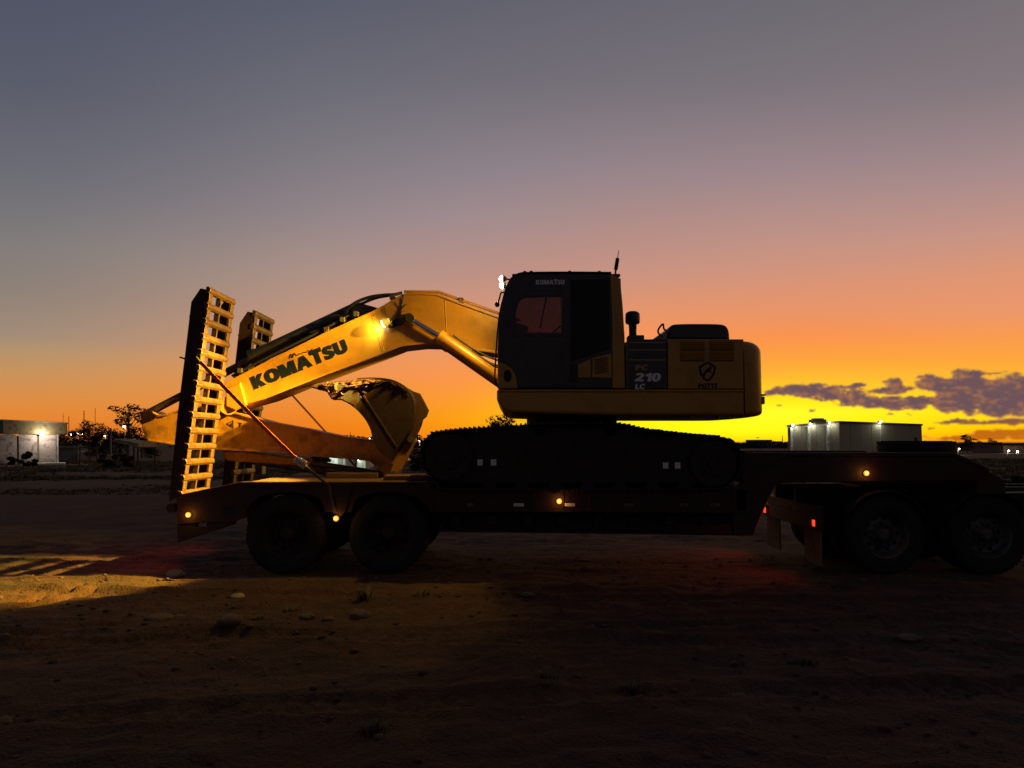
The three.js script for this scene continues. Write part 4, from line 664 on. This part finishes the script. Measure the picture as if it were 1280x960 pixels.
// ------------------------------------------------------------------ tractor truck: rear end under the gooseneck
{
  const truck = thing('tractor_truck', 'rear of the dark tractor truck coupled under the gooseneck, red tail lamps lit', 'truck', [4.2, 0, ZC]);
  const x0 = P(1028, 640, ZS)[0], zN = ZS - 0.02, zL = ZF + 0.55;
  part(truck, 'chassis_rail', [box(x0, 8.4, 0.82, 1.06, ZC + 0.36, ZC + 0.46, 0.01), box(x0, 8.4, 0.82, 1.06, ZC - 0.46, ZC - 0.36, 0.01)], M.truck);
  part(truck, 'chassis_cover', [extrude(poly([[1030, 619], [1279, 613], [1330, 613], [1330, 624], [1030, 626]].map((p) => P(p[0], p[1], ZC + 0.4))), zN - 0.55, 1.6, 0.01)], M.truck);
  part(truck, 'rear_crossmember', [box(x0 - 0.02, x0 + 0.06, 0.7, 0.87, zL + 0.1, zN - 0.1, 0.01)], M.truck);
  const bumper = part(truck, 'rear_bumper', [box(x0 - 0.06, x0 + 0.02, 0.56, 0.74, zL, zN, 0.01)], M.truck);
  for (const z of [zN - 0.1, zL + 0.12]) {
    const l = part(bumper, 'tail_lamp', box(x0 - 0.085, x0 - 0.055, 0.59, 0.72, z - 0.13, z + 0.1, 0.008), M.hose);
    part(l, 'lamp_lens', [box(x0 - 0.1, x0 - 0.084, 0.61, 0.69, z + 0.02, z + 0.09, 0.006)], GLOW.red);
    spotLamp(l, new THREE.Vector3(x0 - 0.112, 0.655, z + 0.03), new THREE.Vector3(-1, -0.3, 0), new THREE.Color(1, 0.06, 0.03), 1.4);
    part(l, 'side_lens', [box(x0 - 0.06, x0 - 0.0, 0.61, 0.7, z + 0.095, z + 0.112, 0.004)], M.strapRed);
  }
  for (const z of [zN - 0.02, zL + 0.6]) part(truck, 'mud_flap', box(x0 - 0.02, x0 + 0.0, 0.1, 0.57, z - 0.56, z, 0.006), M.flap);
  part(truck, 'exhaust_box', [box(x0 + 0.05, x0 + 0.45, 0.52, 0.8, ZC - 0.3, ZC + 0.3, 0.03)], M.galvanised);
  const wx = [P(1111, 675, ZS)[0], P(1241, 677, ZS)[0]];
  for (const x of wx) { for (const [z, f] of [[zN - 0.17, 1], [zN - 0.5, 1], [zL + 0.17, -1], [zL + 0.5, -1]]) wheel(truck, x, 0.5, z, f, M.rimMetal, x + z); part(truck, 'axle', rod(new THREE.Vector3(x, 0.5, zL + 0.3), new THREE.Vector3(x, 0.5, zN - 0.3), 0.08, 14), M.truck); }
  for (const x of wx) { const s = new THREE.Shape(); s.absarc(0, 0, 0.57, 0.5, Math.PI - 0.5, false); s.absarc(0, 0, 0.55, Math.PI - 0.5, 0.5, true); part(truck, 'mudguard', extrude(s, zN + 0.01, 0.62, 0.004).translate(x, 0.5, 0), M.rubber); }
  part(truck, 'fifth_wheel', [box(wx[0] + 0.1, wx[0] + 1.0, 1.0, 1.1, ZC - 0.4, ZC + 0.4, 0.02)], M.steel);
  part(truck, 'fuel_tank', [box(wx[1] + 0.75, wx[1] + 1.9, 0.4, 0.98, ZS - 0.7, ZS - 0.05, 0.12)], M.rimMetal);
}

// ------------------------------------------------------------------ stones and tufts in the foreground
{
  const list = [[219, 718, 0.11, 'pale rounded stone at the edge of the trailer shadow, left of the wheels'], [288, 786, 0.115, 'largest flat brown stone in the left foreground'], [297, 746, 0.075, 'small dark stone left of the grass tuft, lit on top'], [199, 772, 0.13, 'flat pale stone sunk in the dirt near the lit tyre marks'], [225, 768, 0.06, 'small pale chip of stone beside the flat sunken stone'], [660, 743, 0.09, 'lone low stone in the dark dirt in front of the trailer middle'], [450, 771, 0.1, 'brown stone just below the large grass tuft'], [1136, 801, 0.1, 'thin pale stone on the right, in front of the truck wheels'], [384, 771, 0.07, 'low stone left of the brown stone under the tuft'], [410, 774, 0.06, 'small dark stone close to the grass tuft foot'], [925, 870, 0.05, 'tiny stone alone in the right foreground dirt'], [2, 902, 0.06, 'small stone at the left edge of the picture']];
  list.forEach(([x, y, r, label], i) => { const [gx, gz] = G(x, y), gy = groundY(gx, gz); const flat = [3, 4, 5, 7].includes(i) ? 0.22 : 0.5; single('stone', label, 'stone', lump(r, i + 3, flat, 3, 0.22).rotateY(i).translate(gx, gy + r * flat * 0.35, gz), i === 0 || i === 2 ? M.stonePale : M.stone, [gx, gy, gz], 'stones lying on the dirt yard'); });
  const r = rng(77), peb = [0, 1, 2].map((k) => boxUV(lump(1, k + 40, 0.55, 1, 0.3))), n = 1500;
  for (let v = 0; v < 3; v++) { const im = new THREE.InstancedMesh(peb[v], M.stone, n), mt = new THREE.Matrix4(), q = new THREE.Quaternion(), e = new THREE.Euler(); for (let i = 0; i < n; i++) { const x = -8 + 17 * r(), z = -3.4 - 8 * r() ** 0.9, s = 0.005 + 0.032 * r() ** 6; im.setMatrixAt(i, mt.compose(new THREE.Vector3(x, groundY(x, z) + s * 0.2, z), q.setFromEuler(e.set(0, r() * 6, 0)), new THREE.Vector3(s, s, s))); const k = 0.7 + r() * 0.9; im.setColorAt(i, rgb(k, k * 0.9, k * 0.8)); } im.name = numbered('gravel'); im.userData = { kind: 'stuff', label: 'loose grit and pebbles scattered over the dirt yard', category: 'gravel' }; im.castShadow = im.receiveShadow = true; scene.add(im); }
}
function tuftGeo(seed, n, h, spread, wid = 0.006) {
  const r = rng(seed), pos = [], nor = [], idx = [];
  for (let i = 0; i < n; i++) {
    const a = r() * 6.283, lean = 0.15 + r() * 0.7, hh = h * (0.4 + 0.6 * r()), bx = Math.cos(a) * spread * r() * 0.5, bz = Math.sin(a) * spread * r() * 0.5, dx = Math.cos(a) * lean * hh * 0.7, dz = Math.sin(a) * lean * hh * 0.7, px = -Math.sin(a) * wid, pz = Math.cos(a) * wid, k = pos.length / 3;
    for (const [t, w] of [[0, 1], [0.5, 0.8], [1, 0.05]]) { const ox = bx + dx * t * t, oy = hh * (t - 0.18 * t * t * lean), oz = bz + dz * t * t; pos.push(ox - px * w, oy, oz - pz * w, ox + px * w, oy, oz + pz * w); nor.push(0, 1, 0.2, 0, 1, 0.2); }
    idx.push(k, k + 1, k + 2, k + 1, k + 3, k + 2, k + 2, k + 3, k + 4, k + 3, k + 5, k + 4);
  }
  const g = new THREE.BufferGeometry(); g.setAttribute('position', new THREE.Float32BufferAttribute(pos, 3)); g.setAttribute('normal', new THREE.Float32BufferAttribute(nor, 3)); g.setIndex(idx); return g;
}
[[456, 752, 0.2, 110, 'tallest grass tuft, in the lamp light before the rear wheels'], [527, 748, 0.12, 70, 'short grass tuft right of the tallest one, before the trailer wheels'], [322, 772, 0.06, 80, 'low sprawling weeds behind the largest brown stone'], [362, 763, 0.07, 70, 'faint low weeds left of the tallest grass tuft'], [466, 915, 0.09, 90, 'green weed patch at the very front, left of centre'], [790, 858, 0.08, 70, 'dark weed patch right of the picture centre'], [682, 850, 0.09, 80, 'dark green weeds at the picture centre foreground'], [1010, 830, 0.08, 70, 'sparse weeds in the right foreground']].forEach(([x, y, h, n, label], i) => {
  const [gx, gz] = G(x, y), gy = groundY(gx, gz); single('grass_tuft', label, 'grass tuft', tuftGeo(i + 1, n, h, h > 0.15 ? 0.22 : 0.22, 0.004).translate(gx, gy - 0.005, gz), M.grass, [gx, gy, gz], 'grass tufts on the dirt yard');
});
{ // dry grass of the field behind the yard
  const geos = [0, 1, 2].map((k) => boxUV(tuftGeo(900 + k, 34, 0.4, 0.7, 0.012))), r = rng(404), n = 5200;
  geos.forEach((g, v) => { const im = new THREE.InstancedMesh(g, M.hay, n), mt = new THREE.Matrix4(), q = new THREE.Quaternion(), e = new THREE.Euler(); let i = 0; while (i < n) { const z = -25 - 48 * r() ** 1.2, x = (r() * 2 - 1) * -z * 0.82, f = fbm(x * 0.16 + 5, z * 0.3 + 9, 3); if (f < 0.42 + 0.2 * r() - sstep(-z, 24, 40) * 0.12) continue; const s = (0.22 + 0.4 * r()) * (0.5 + f) * (0.5 + 0.5 * sstep(-z, 25, 38)); im.setMatrixAt(i, mt.compose(new THREE.Vector3(x, groundY(x, z) - 0.03, z), q.setFromEuler(e.set(0, r() * 6, 0)), new THREE.Vector3(s * 1.3, s, s * 1.3))); const k = 0.5 + r() * 0.7; im.setColorAt(i, rgb(k, k * (0.85 + 0.15 * r()), k * 0.85)); i++; } im.name = numbered('dry_grass'); im.userData = { kind: 'stuff', label: 'rough dry grass of the field behind the dirt yard', category: 'grass' }; im.castShadow = im.receiveShadow = true; scene.add(im); });
}

// ------------------------------------------------------------------ trees and bushes
function leafCloud(r, cx, cy, cz, rx, ry, rz, n, size, pos) {
  for (let i = 0; i < n; i++) {
    let x, y, z; do { x = r() * 2 - 1; y = r() * 2 - 1; z = r() * 2 - 1; } while (x * x + y * y + z * z > 1);
    const s = size * (0.5 + r()), a = r() * 6.283, b = r() * 6.283, u = [Math.cos(a) * s, Math.sin(b) * s * 0.7, Math.sin(a) * s], v = [-Math.sin(a) * Math.cos(b) * s * 0.5, Math.cos(b) * s * 0.5, Math.cos(a) * s * 0.5];
    const px = cx + x * rx, py = cy + y * ry, pz = cz + z * rz;
    pos.push(px - u[0], py - u[1], pz - u[2], px + v[0], py + v[1], pz + v[2], px + u[0], py + u[1], pz + u[2], px - u[0], py - u[1], pz - u[2], px + u[0], py + u[1], pz + u[2], px - v[0], py - v[1], pz - v[2]);
  }
}
function soup(pos) { const g = new THREE.BufferGeometry(); g.setAttribute('position', new THREE.Float32BufferAttribute(pos, 3)); g.computeVertexNormals(); return g; }
function tree(label, x, z, h, seed, o = {}) {
  const r = rng(seed), y0 = groundY(x, z) - 0.1, t = thing(o.bush ? 'bush' : 'tree', label, o.bush ? 'bush' : 'tree', [x, y0, z], o.group), w = o.width ?? h * 0.4, pos = [], limbs = [];
  const base = new THREE.Vector3(x, y0, z), top = new THREE.Vector3(x + (r() - 0.5) * h * 0.1, y0 + h * (o.bush ? 0.6 : 0.75), z);
  limbs.push(rod(base, top, h * 0.028, 8, h * 0.009));
  const n = o.clumps ?? 12;
  for (let k = 0; k < n; k++) {
    const u = lerp(o.from ?? 0.35, 1, (k + 0.5) / n), a = r() * 6.283, env = o.open ? 0.5 + 0.5 * Math.sin(u * 3.14) : Math.sqrt(Math.max(0, 1 - (2 * (u - 0.55)) ** 2 * 0.8)), d = w * env * (0.35 + 0.65 * r());
    const c = new THREE.Vector3(x + Math.cos(a) * d, y0 + h * u * (0.93 + 0.07 * r()) - h * 0.03, z + Math.sin(a) * d), s = base.clone().lerp(top, clamp(u - 0.18, 0.1, 1));
    if (!o.bush || k % 3 === 0) limbs.push(rod(s, c, h * 0.009, 5, h * 0.003));
    const cr = h * (o.open ? 0.085 : 0.15) * (0.7 + 0.6 * r());
    leafCloud(r, c.x, c.y, c.z, cr * 1.35, cr * (o.open ? 0.55 : 0.8), cr * 1.35, o.leaves ?? 90, o.leaf ?? h * 0.022, pos);
  }
  part(t, 'trunk', limbs, M.bark); part(t, 'crown', soup(pos), o.mat ?? M.leafDark); return t;
}
{
  const at = (px, z) => P(px, 550, z)[0], gz = 'dark trees along the far edge of the field';
  tree('tall open eucalyptus with umbrella-like clumps, left of the ramps', at(160, -85), -85, 6.4, 21, { open: true, clumps: 22, from: 0.42, width: 2.7, leaves: 70, leaf: 0.13, mat: M.leafDark });
  const rows = [[126, -84, 2.4, 1.5, 'low round bush left of the tall eucalyptus', 1], [146, -88, 3.4, 1.6, 'rounded dark bush at the foot of the eucalyptus, left side', 1], [178, -86, 3.2, 1.8, 'rounded dark bush at the foot of the eucalyptus, right side', 1], [112, -100, 4.4, 2.0, 'dark round tree in front of the antenna masts', 0], [84, -110, 3.6, 3.0, 'dark broad tree right above the hut roof edge', 0], [625, -95, 5.0, 1.9, 'bushy treetop showing above the left end of the track', 0], [1208, -130, 3.2, 1.4, 'small umbrella-shaped tree right of the warehouse', 0], [1232, -160, 2.6, 2.6, 'low dark tree before the far flat-roofed house', 0], [462, -120, 3.0, 3.0, 'dark tree between the arm and the bucket mouth', 0], [525, -45, 2.2, 0.9, 'lamp-lit bush right of the bucket link', 1], [402, -46.5, 1.1, 0.8, 'small green bush before the lit white house', 1], [30, -57, 1.15, 0.95, 'shaggy bush in front of the hut shutters', 1], [150, -52, 1.0, 1.6, 'low bush below the wooden pole', 1], [1268, -24, 0.7, 0.9, 'low bush at the right edge, beyond the gooseneck tip', 1]];
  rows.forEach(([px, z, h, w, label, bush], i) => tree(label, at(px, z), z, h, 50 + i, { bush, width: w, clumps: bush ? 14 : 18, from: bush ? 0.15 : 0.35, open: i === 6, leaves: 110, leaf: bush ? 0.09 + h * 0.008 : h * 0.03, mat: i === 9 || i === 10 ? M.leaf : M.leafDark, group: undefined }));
  // far woodland, one mass along the horizon
  const pos = [], r = rng(8);
  for (let k = 0; k < 420; k++) { const a = (r() * 2 - 1) * 0.75, d = 210 + r() * 60, x = Math.tan(a) * d, hh = 2.0 + 2.6 * fbm(a * 9 + 4, 3, 3) + (a < -0.4 ? 1.8 : 0) - (a > 0.28 ? 1.4 : 0); leafCloud(r, x, hh * 0.45, -d, 2.6, hh * 0.55, 2, 60, 0.4, pos); }
  const o = mesh('far_woodland', boxUV(soup(pos)), M.leafDark); o.userData = { kind: 'stuff', label: 'dark scrub and woodland along the horizon', category: 'woodland' }; scene.add(o);
}

// ------------------------------------------------------------------ buildings and lamps behind
function boxPx(x0, x1, yTop, z, depth, yLow = 0, bev = 0.02) { const a = P(x0, yTop, z), b = P(x1, yTop, z); return box(a[0], b[0], yLow, a[1], z - depth, z, bev); }
{ // hut with three pale shutters
  const z = -60, t = thing('roadside_hut', 'low flat-roofed hut with tan fascia and three pale shutters, at the left edge', 'hut', [P(36, 580, z)[0], 0, z]); t.rotation.y = 0.5;
  part(t, 'wall', [box(P(-40, 550, z)[0], P(67, 550, z)[0], -0.2, P(30, 545, z)[1], z - 1.9, z - 0.12, 0.02)], M.wallDim);
  part(t, 'fascia', ext([[6, 525.5], [74, 527.5], [74, 543], [6, 542.5]], z + 0.35, 2.2, 0.02), M.hutTan);
  part(t, 'side_fascia', ext([[-40, 524], [5.6, 525.3], [5.6, 542.5], [-40, 542]], z + 0.35, 2.2, 0.02), M.hutGreen, 'green painted left part of the fascia');
  part(t, 'roof_edge', ext([[-40, 523], [6, 524.6], [74.5, 527.6], [74.5, 528.6], [6, 525.6], [-40, 524]], z + 0.42, 2.3, 0.01), M.wallWhite);
  for (const [a, b] of [[2.2, 23.6], [25.8, 45], [47.4, 65.5]]) part(t, 'shutter', ext([[a, 543], [b, 543.5], [b, 579.5], [a, 578]], z - 0.02, 0.06, 0.01), M.hutWhite);
  part(t, 'corner_post', ext([[-3, 543], [1.4, 543], [1.4, 579], [-3, 579]], z + 0.02, 0.12, 0.01), M.hutGreen);
  part(t, 'jamb', [ext([[65.9, 543], [68, 543], [68, 580], [65.9, 580]], z + 0.02, 0.12, 0.01)], M.wallWhite);
  part(t, 'step', box(P(44, 580, z)[0], P(76, 580, z)[0], -0.1, 0.1, z - 0.3, z + 1.3, 0.02), M.wallWhite);
  const c = V(46, 542.5, z + 0.42), l = part(t, 'wall_lamp', [box(c.x - 0.09, c.x + 0.09, c.y - 0.05, c.y + 0.08, c.z - 0.2, c.z - 0.02, 0.02)], M.galvanised);
  part(l, 'lamp_lens', new THREE.SphereGeometry(0.1, 14, 10).translate(c.x, c.y, c.z), GLOW.white); pointLamp(l, new THREE.Vector3(c.x, c.y - 0.05, c.z + 0.3), new THREE.Color(1, 0.9, 0.76), 6.5, 6);
}
{ // wooden pole, open shed, gate frame, low wall
  const z = -52; single('wooden_pole', 'thin pale wooden pole standing in the field, left of the ramps', 'pole', [rod(V(138.6, 579, z), V(138.6, 536, z), 0.06, 8, 0.05)], M.hutTan, [P(138, 578, z)[0], 0, z]);
  const s = thing('open_shed', 'small open shed with slanting pale roof edge, right of the wooden pole', 'shed', [P(158, 570, -56)[0], 0, -57.5]);
  part(s, 'roof', [ext([[142, 548.5], [173, 554], [173, 559], [142, 552.5]], -56, 3, 0.02)], M.hutTan);
  for (const x of [144, 172]) for (const d of [0.1, 2.8]) { const a = V(x, 556, -56); part(s, 'post', rod(new THREE.Vector3(a.x, -0.1, -56 - d), new THREE.Vector3(a.x, a.y + 0.05, -56 - d), 0.06, 8), M.bark); }
  const g = thing('gate_frame', 'pale timber gate frame standing between the hut and the wooden pole', 'gate', [P(112, 575, -58)[0], 0, -58]);
  for (const x of [100, 112, 121.5]) part(g, 'post', rod(new THREE.Vector3(P(x, 570, -58)[0], -0.1, -58), new THREE.Vector3(P(x, 558, -58)[0], P(x, 558, -58)[1], -58), 0.06, 8), M.wood);
  for (const y of [559.5, 566]) part(g, 'rail', bar(V(100, y, -58.02), V(121.5, y, -58.02), 0.06, 0.08), M.wood);
  single('low_wall', 'long low pale wall behind the gate, right of the hut', 'wall', [ext([[68, 557], [92, 557.5], [92, 560.5], [68, 560.5]], -75, 0.25, 0.01), box(P(66, 560, -75)[0], P(96, 560, -75)[0], -0.1, P(80, 559, -75)[1], -75.35, -75.27, 0)], M.wallDim, [P(80, 560, -75)[0], 0, -75.2]);
}
{ // white houses seen under the arm
  for (const [a, b, top, z, label] of [[408, 432, 560, -50, 'white lamp-lit house wall seen below the arm, left one'], [446.5, 457, 566, -49, 'narrow white lit kiosk seen below the arm, right one']]) {
    const t = thing('white_house', label, 'house', [P((a + b) / 2, 580, z)[0], 0, z - 1.5]);
    part(t, 'wall', boxPx(a, b, top, z, 3, -0.1), M.wallWhite); part(t, 'roof', boxPx(a - 2, b + 2, top - 2, z + 0.2, 3.4, P(a, top, z)[1] + 0.002), M.roofTile);
    part(t, 'door', box(P(a + (b - a) * 0.6, 570, z)[0], P(a + (b - a) * 0.85, 570, z)[0], 0, P(a, top + 4, z)[1], z - 0.01, z + 0.03, 0.01), M.galvanised);
    const c = V(a + 1.5, 574, z + 0.12), l = part(t, 'wall_lamp', box(c.x - 0.05, c.x + 0.05, c.y, c.y + 0.1, z + 0.001, z + 0.1, 0.01), M.galvanised); part(l, 'lamp_lens', new THREE.SphereGeometry(0.045, 12, 8).translate(c.x, c.y - 0.03, c.z), GLOW.white); pointLamp(l, new THREE.Vector3(c.x + 0.3, c.y + 0.02, c.z + 0.6), new THREE.Color(0.8, 1, 0.82), 2, 3);
  }
}
{ // warehouse
  const zc = -150, zL = -158, zR = -160, corner = P(1050, 560, zc), L = P(985, 560, zL), R = P(1153, 560, zR), t = thing('warehouse', 'large pale grey warehouse with flood lamps along its roof edge', 'warehouse', [corner[0], 0, -160]);
  const yAt = (px, py, z) => P(px, py, z)[1], yC = yAt(1050, 527.4, zc), yL = yAt(985, 532.6, zL), yR = yAt(1153, 531, zR);
  const face = (A, zA, yA, B, zB, yB2, n, m) => { for (let k = 0; k < n; k++) { const u0 = k / n, u1 = (k + 1) / n, s = new THREE.Shape(), len = Math.hypot(B - A, zB - zA), y0 = lerp(yA, yB2, u0), y1 = lerp(yA, yB2, u1), gap = 0.03; s.moveTo(u0 * len + gap, -0.3); s.lineTo(u1 * len - gap, -0.3); s.lineTo(u1 * len - gap, y1); s.lineTo(u0 * len + gap, y0); s.closePath(); const g = new THREE.ExtrudeGeometry(s, { depth: 0.3 + (k % 2) * 0.03, bevelEnabled: false }); g.translate(0, 0, -0.3); g.rotateY(-Math.atan2(zB - zA, B - A)); g.translate(A, 0, zA); part(t, 'wall_panel', g, m); } };
  face(L[0], zL, yL, corner[0], zc, yC, 7, M.wall); face(corner[0], zc, yC, R[0], zR, yR, 8, M.wall);
  const plan = poly([[L[0] + 0.4, -zL + 0.3], [corner[0], -zc + 0.4], [R[0] - 0.4, -zR + 0.3], [R[0] * 1.04, -zR * 1.12], [L[0] * 1.2, -zL * 1.12]]);
  part(t, 'core', [new THREE.ExtrudeGeometry(plan, { depth: Math.min(yL, yR) - 0.2, bevelEnabled: false }).rotateX(-Math.PI / 2)], M.wallDim);
  part(t, 'parapet', [bar(new THREE.Vector3(L[0], yL, zL), new THREE.Vector3(corner[0], yC, zc), 0.6, 0.35, 0), bar(new THREE.Vector3(corner[0], yC, zc), new THREE.Vector3(R[0], yR, zR), 0.6, 0.35, 0)], M.town);
  const tz = -156; part(t, 'roof_tower', [boxPx(1018, 1033, 524.3, tz, 3, 0, 0.05), boxPx(1019, 1030, 522.8, tz - 0.3, 2, yL - 1, 0.05)], M.wall);
  for (const [x, y, z, i] of [[991, 531.3, -157.2, 7], [1013, 530, -154.6, 7], [1037, 528.4, -151.6, 6], [1101, 527, -155, 9]]) {
    const c = V(x, y, z + 1.0), l = part(t, 'flood_lamp', [box(c.x - 0.3, c.x + 0.3, c.y - 0.1, c.y + 0.1, c.z - 0.9, c.z - 0.1, 0.05)], M.galvanised);
    part(l, 'lamp_lens', new THREE.SphereGeometry(0.2, 12, 8).translate(c.x, c.y, c.z), GLOW.white); pointLamp(l, new THREE.Vector3(c.x, c.y - 0.3, c.z + 0.15), new THREE.Color(0.95, 1, 0.85), i, 10);
    part(t, 'pilaster', [box(c.x - 0.25, c.x + 0.25, -0.2, c.y - 0.5, c.z - 1.2, c.z - 0.7, 0.03)], M.wallWhite);
  }
}
{ // far houses and masts
  const house = (a, b, eave, ridge, z, label, extra) => { const t = thing('far_house', label, 'house', [P((a + b) / 2, 555, z)[0], 0, z - 4]); part(t, 'wall', boxPx(a, b, eave, z, 8, -0.3), M.town); if (ridge < eave) part(t, 'roof', ext([[a - 1.5, eave + 0.6], [(a + b) / 2, ridge], [b + 1.5, eave + 0.6]], z + 0.4, 8.8, 0.05), M.roofTile); else part(t, 'roof', boxPx(a - 0.5, b + 0.5, eave - 0.8, z + 0.2, 8.4, P(a, eave, z)[1] + 0.005), M.town); extra?.(t, z); return t; };
  house(926, 944, 558, 554, -230, 'leftmost far gabled house behind the end of the track');
  house(942, 965, 550.5, 551, -240, 'far flat-roofed block with a chimney, left of the warehouse', (t, z) => { part(t, 'chimney', boxPx(946.5, 949, 546.8, z - 1, 1, 3), M.town); for (const x of [950, 955, 960]) part(t, 'window', box(P(x, 556, z)[0], P(x + 2.5, 556, z)[0], P(x, 556, z)[1], P(x, 553.5, z)[1], z, z + 0.06, 0), M.darkGlass); });
  house(970, 984, 556, 551.5, -220, 'far gabled house touching the left side of the warehouse');
  house(1230, 1253, 553.5, 554, -150, 'dark flat-roofed far house near the right edge', (t, z) => part(t, 'chimney', boxPx(1243, 1246, 552.2, z - 1, 1, 2), M.town));
  house(1254, 1300, 558, 558.5, -120, 'long low far building with two lights at the right edge');
  const mast = (x, top, z, label, w = 0.1) => single('antenna_mast', label, 'mast', [rod(V(x, 560, z), V(x, top, z), w, 6, w * 0.5), bar(V(x - 0.8, top + 5, z), V(x + 0.8, top + 5, z), 0.08, 0.08, 0)], M.town, [P(x, 560, z)[0], 0, z], 'thin masts on the skyline');
  mast(79, 516, -200, 'faint thin mast, leftmost above the hut corner', 0.07); mast(86, 520, -200, 'shorter mast right of the leftmost one', 0.12); mast(105, 513, -200, 'thick lattice mast, third from the left', 0.17); mast(119, 510, -200, 'tallest thin mast nearest the eucalyptus', 0.09); mast(978, 544.5, -218, 'short mast on the gabled house beside the warehouse', 0.16); mast(438, 540, -180, 'small mast seen above the arm, left of the bucket mouth', 0.1);
}
{ // distant lamps
  const list = [[89, 543, -140, 0.3, 'white', 'bright street lamp, left of the twin pair right of the hut'], [97, 542.5, -140, 0.33, 'white', 'bright street lamp, right of the twin pair right of the hut'], [103, 543, -150, 0.12, 'white', 'faint street lamp just right of the bright pair'], [125, 547, -130, 0.12, 'white', 'faint low lamp left of the eucalyptus trunk'], [131, 545, -130, 0.17, 'white', 'small lamp nearest the wooden pole top'], [155, 533, -80, 0.17, 'warm', 'warm lamp shining through the eucalyptus crown'], [524, 551, -60, 0.1, 'warm', 'warm street lamp just right of the bucket link'], [1199, 561, -100, 0.14, 'warm', 'warm orange lamp right of the spare wheel'], [1261, 563.5, -118, 0.2, 'white', 'left one of the two lights on the long low building'], [1272, 564.5, -118, 0.2, 'white', 'right one of the two lights on the long low building'], [462, 548, -100, 0.08, 'white', 'tiny lamp on the horizon in the bucket mouth']];
  for (const [x, y, z, r0, k, label] of list) {
    const r = r0 * 0.62;
    const c = V(x, y, z), t = thing('street_lamp', label, 'street lamp', [c.x, 0, z], 'distant lit lamps');
    part(t, 'pole', [rod(new THREE.Vector3(c.x, -0.2, z - 0.3), new THREE.Vector3(c.x, c.y + 0.1, z - 0.3), 0.05, 6), bar(new THREE.Vector3(c.x, c.y + 0.1, z - 0.35), new THREE.Vector3(c.x, c.y + 0.1, z + 0.1), 0.06, 0.05, 0)], M.town);
    const h = part(t, 'lamp_head', new THREE.SphereGeometry(r, 12, 8).translate(c.x, c.y, z), GLOW[k]); pointLamp(h, new THREE.Vector3(c.x, c.y - r - 0.12, z), k === 'white' ? new THREE.Color(1, 1, 0.9) : new THREE.Color(1, 0.8, 0.45), r * 30, 4);
  }
}

renderer.render(scene, camera);
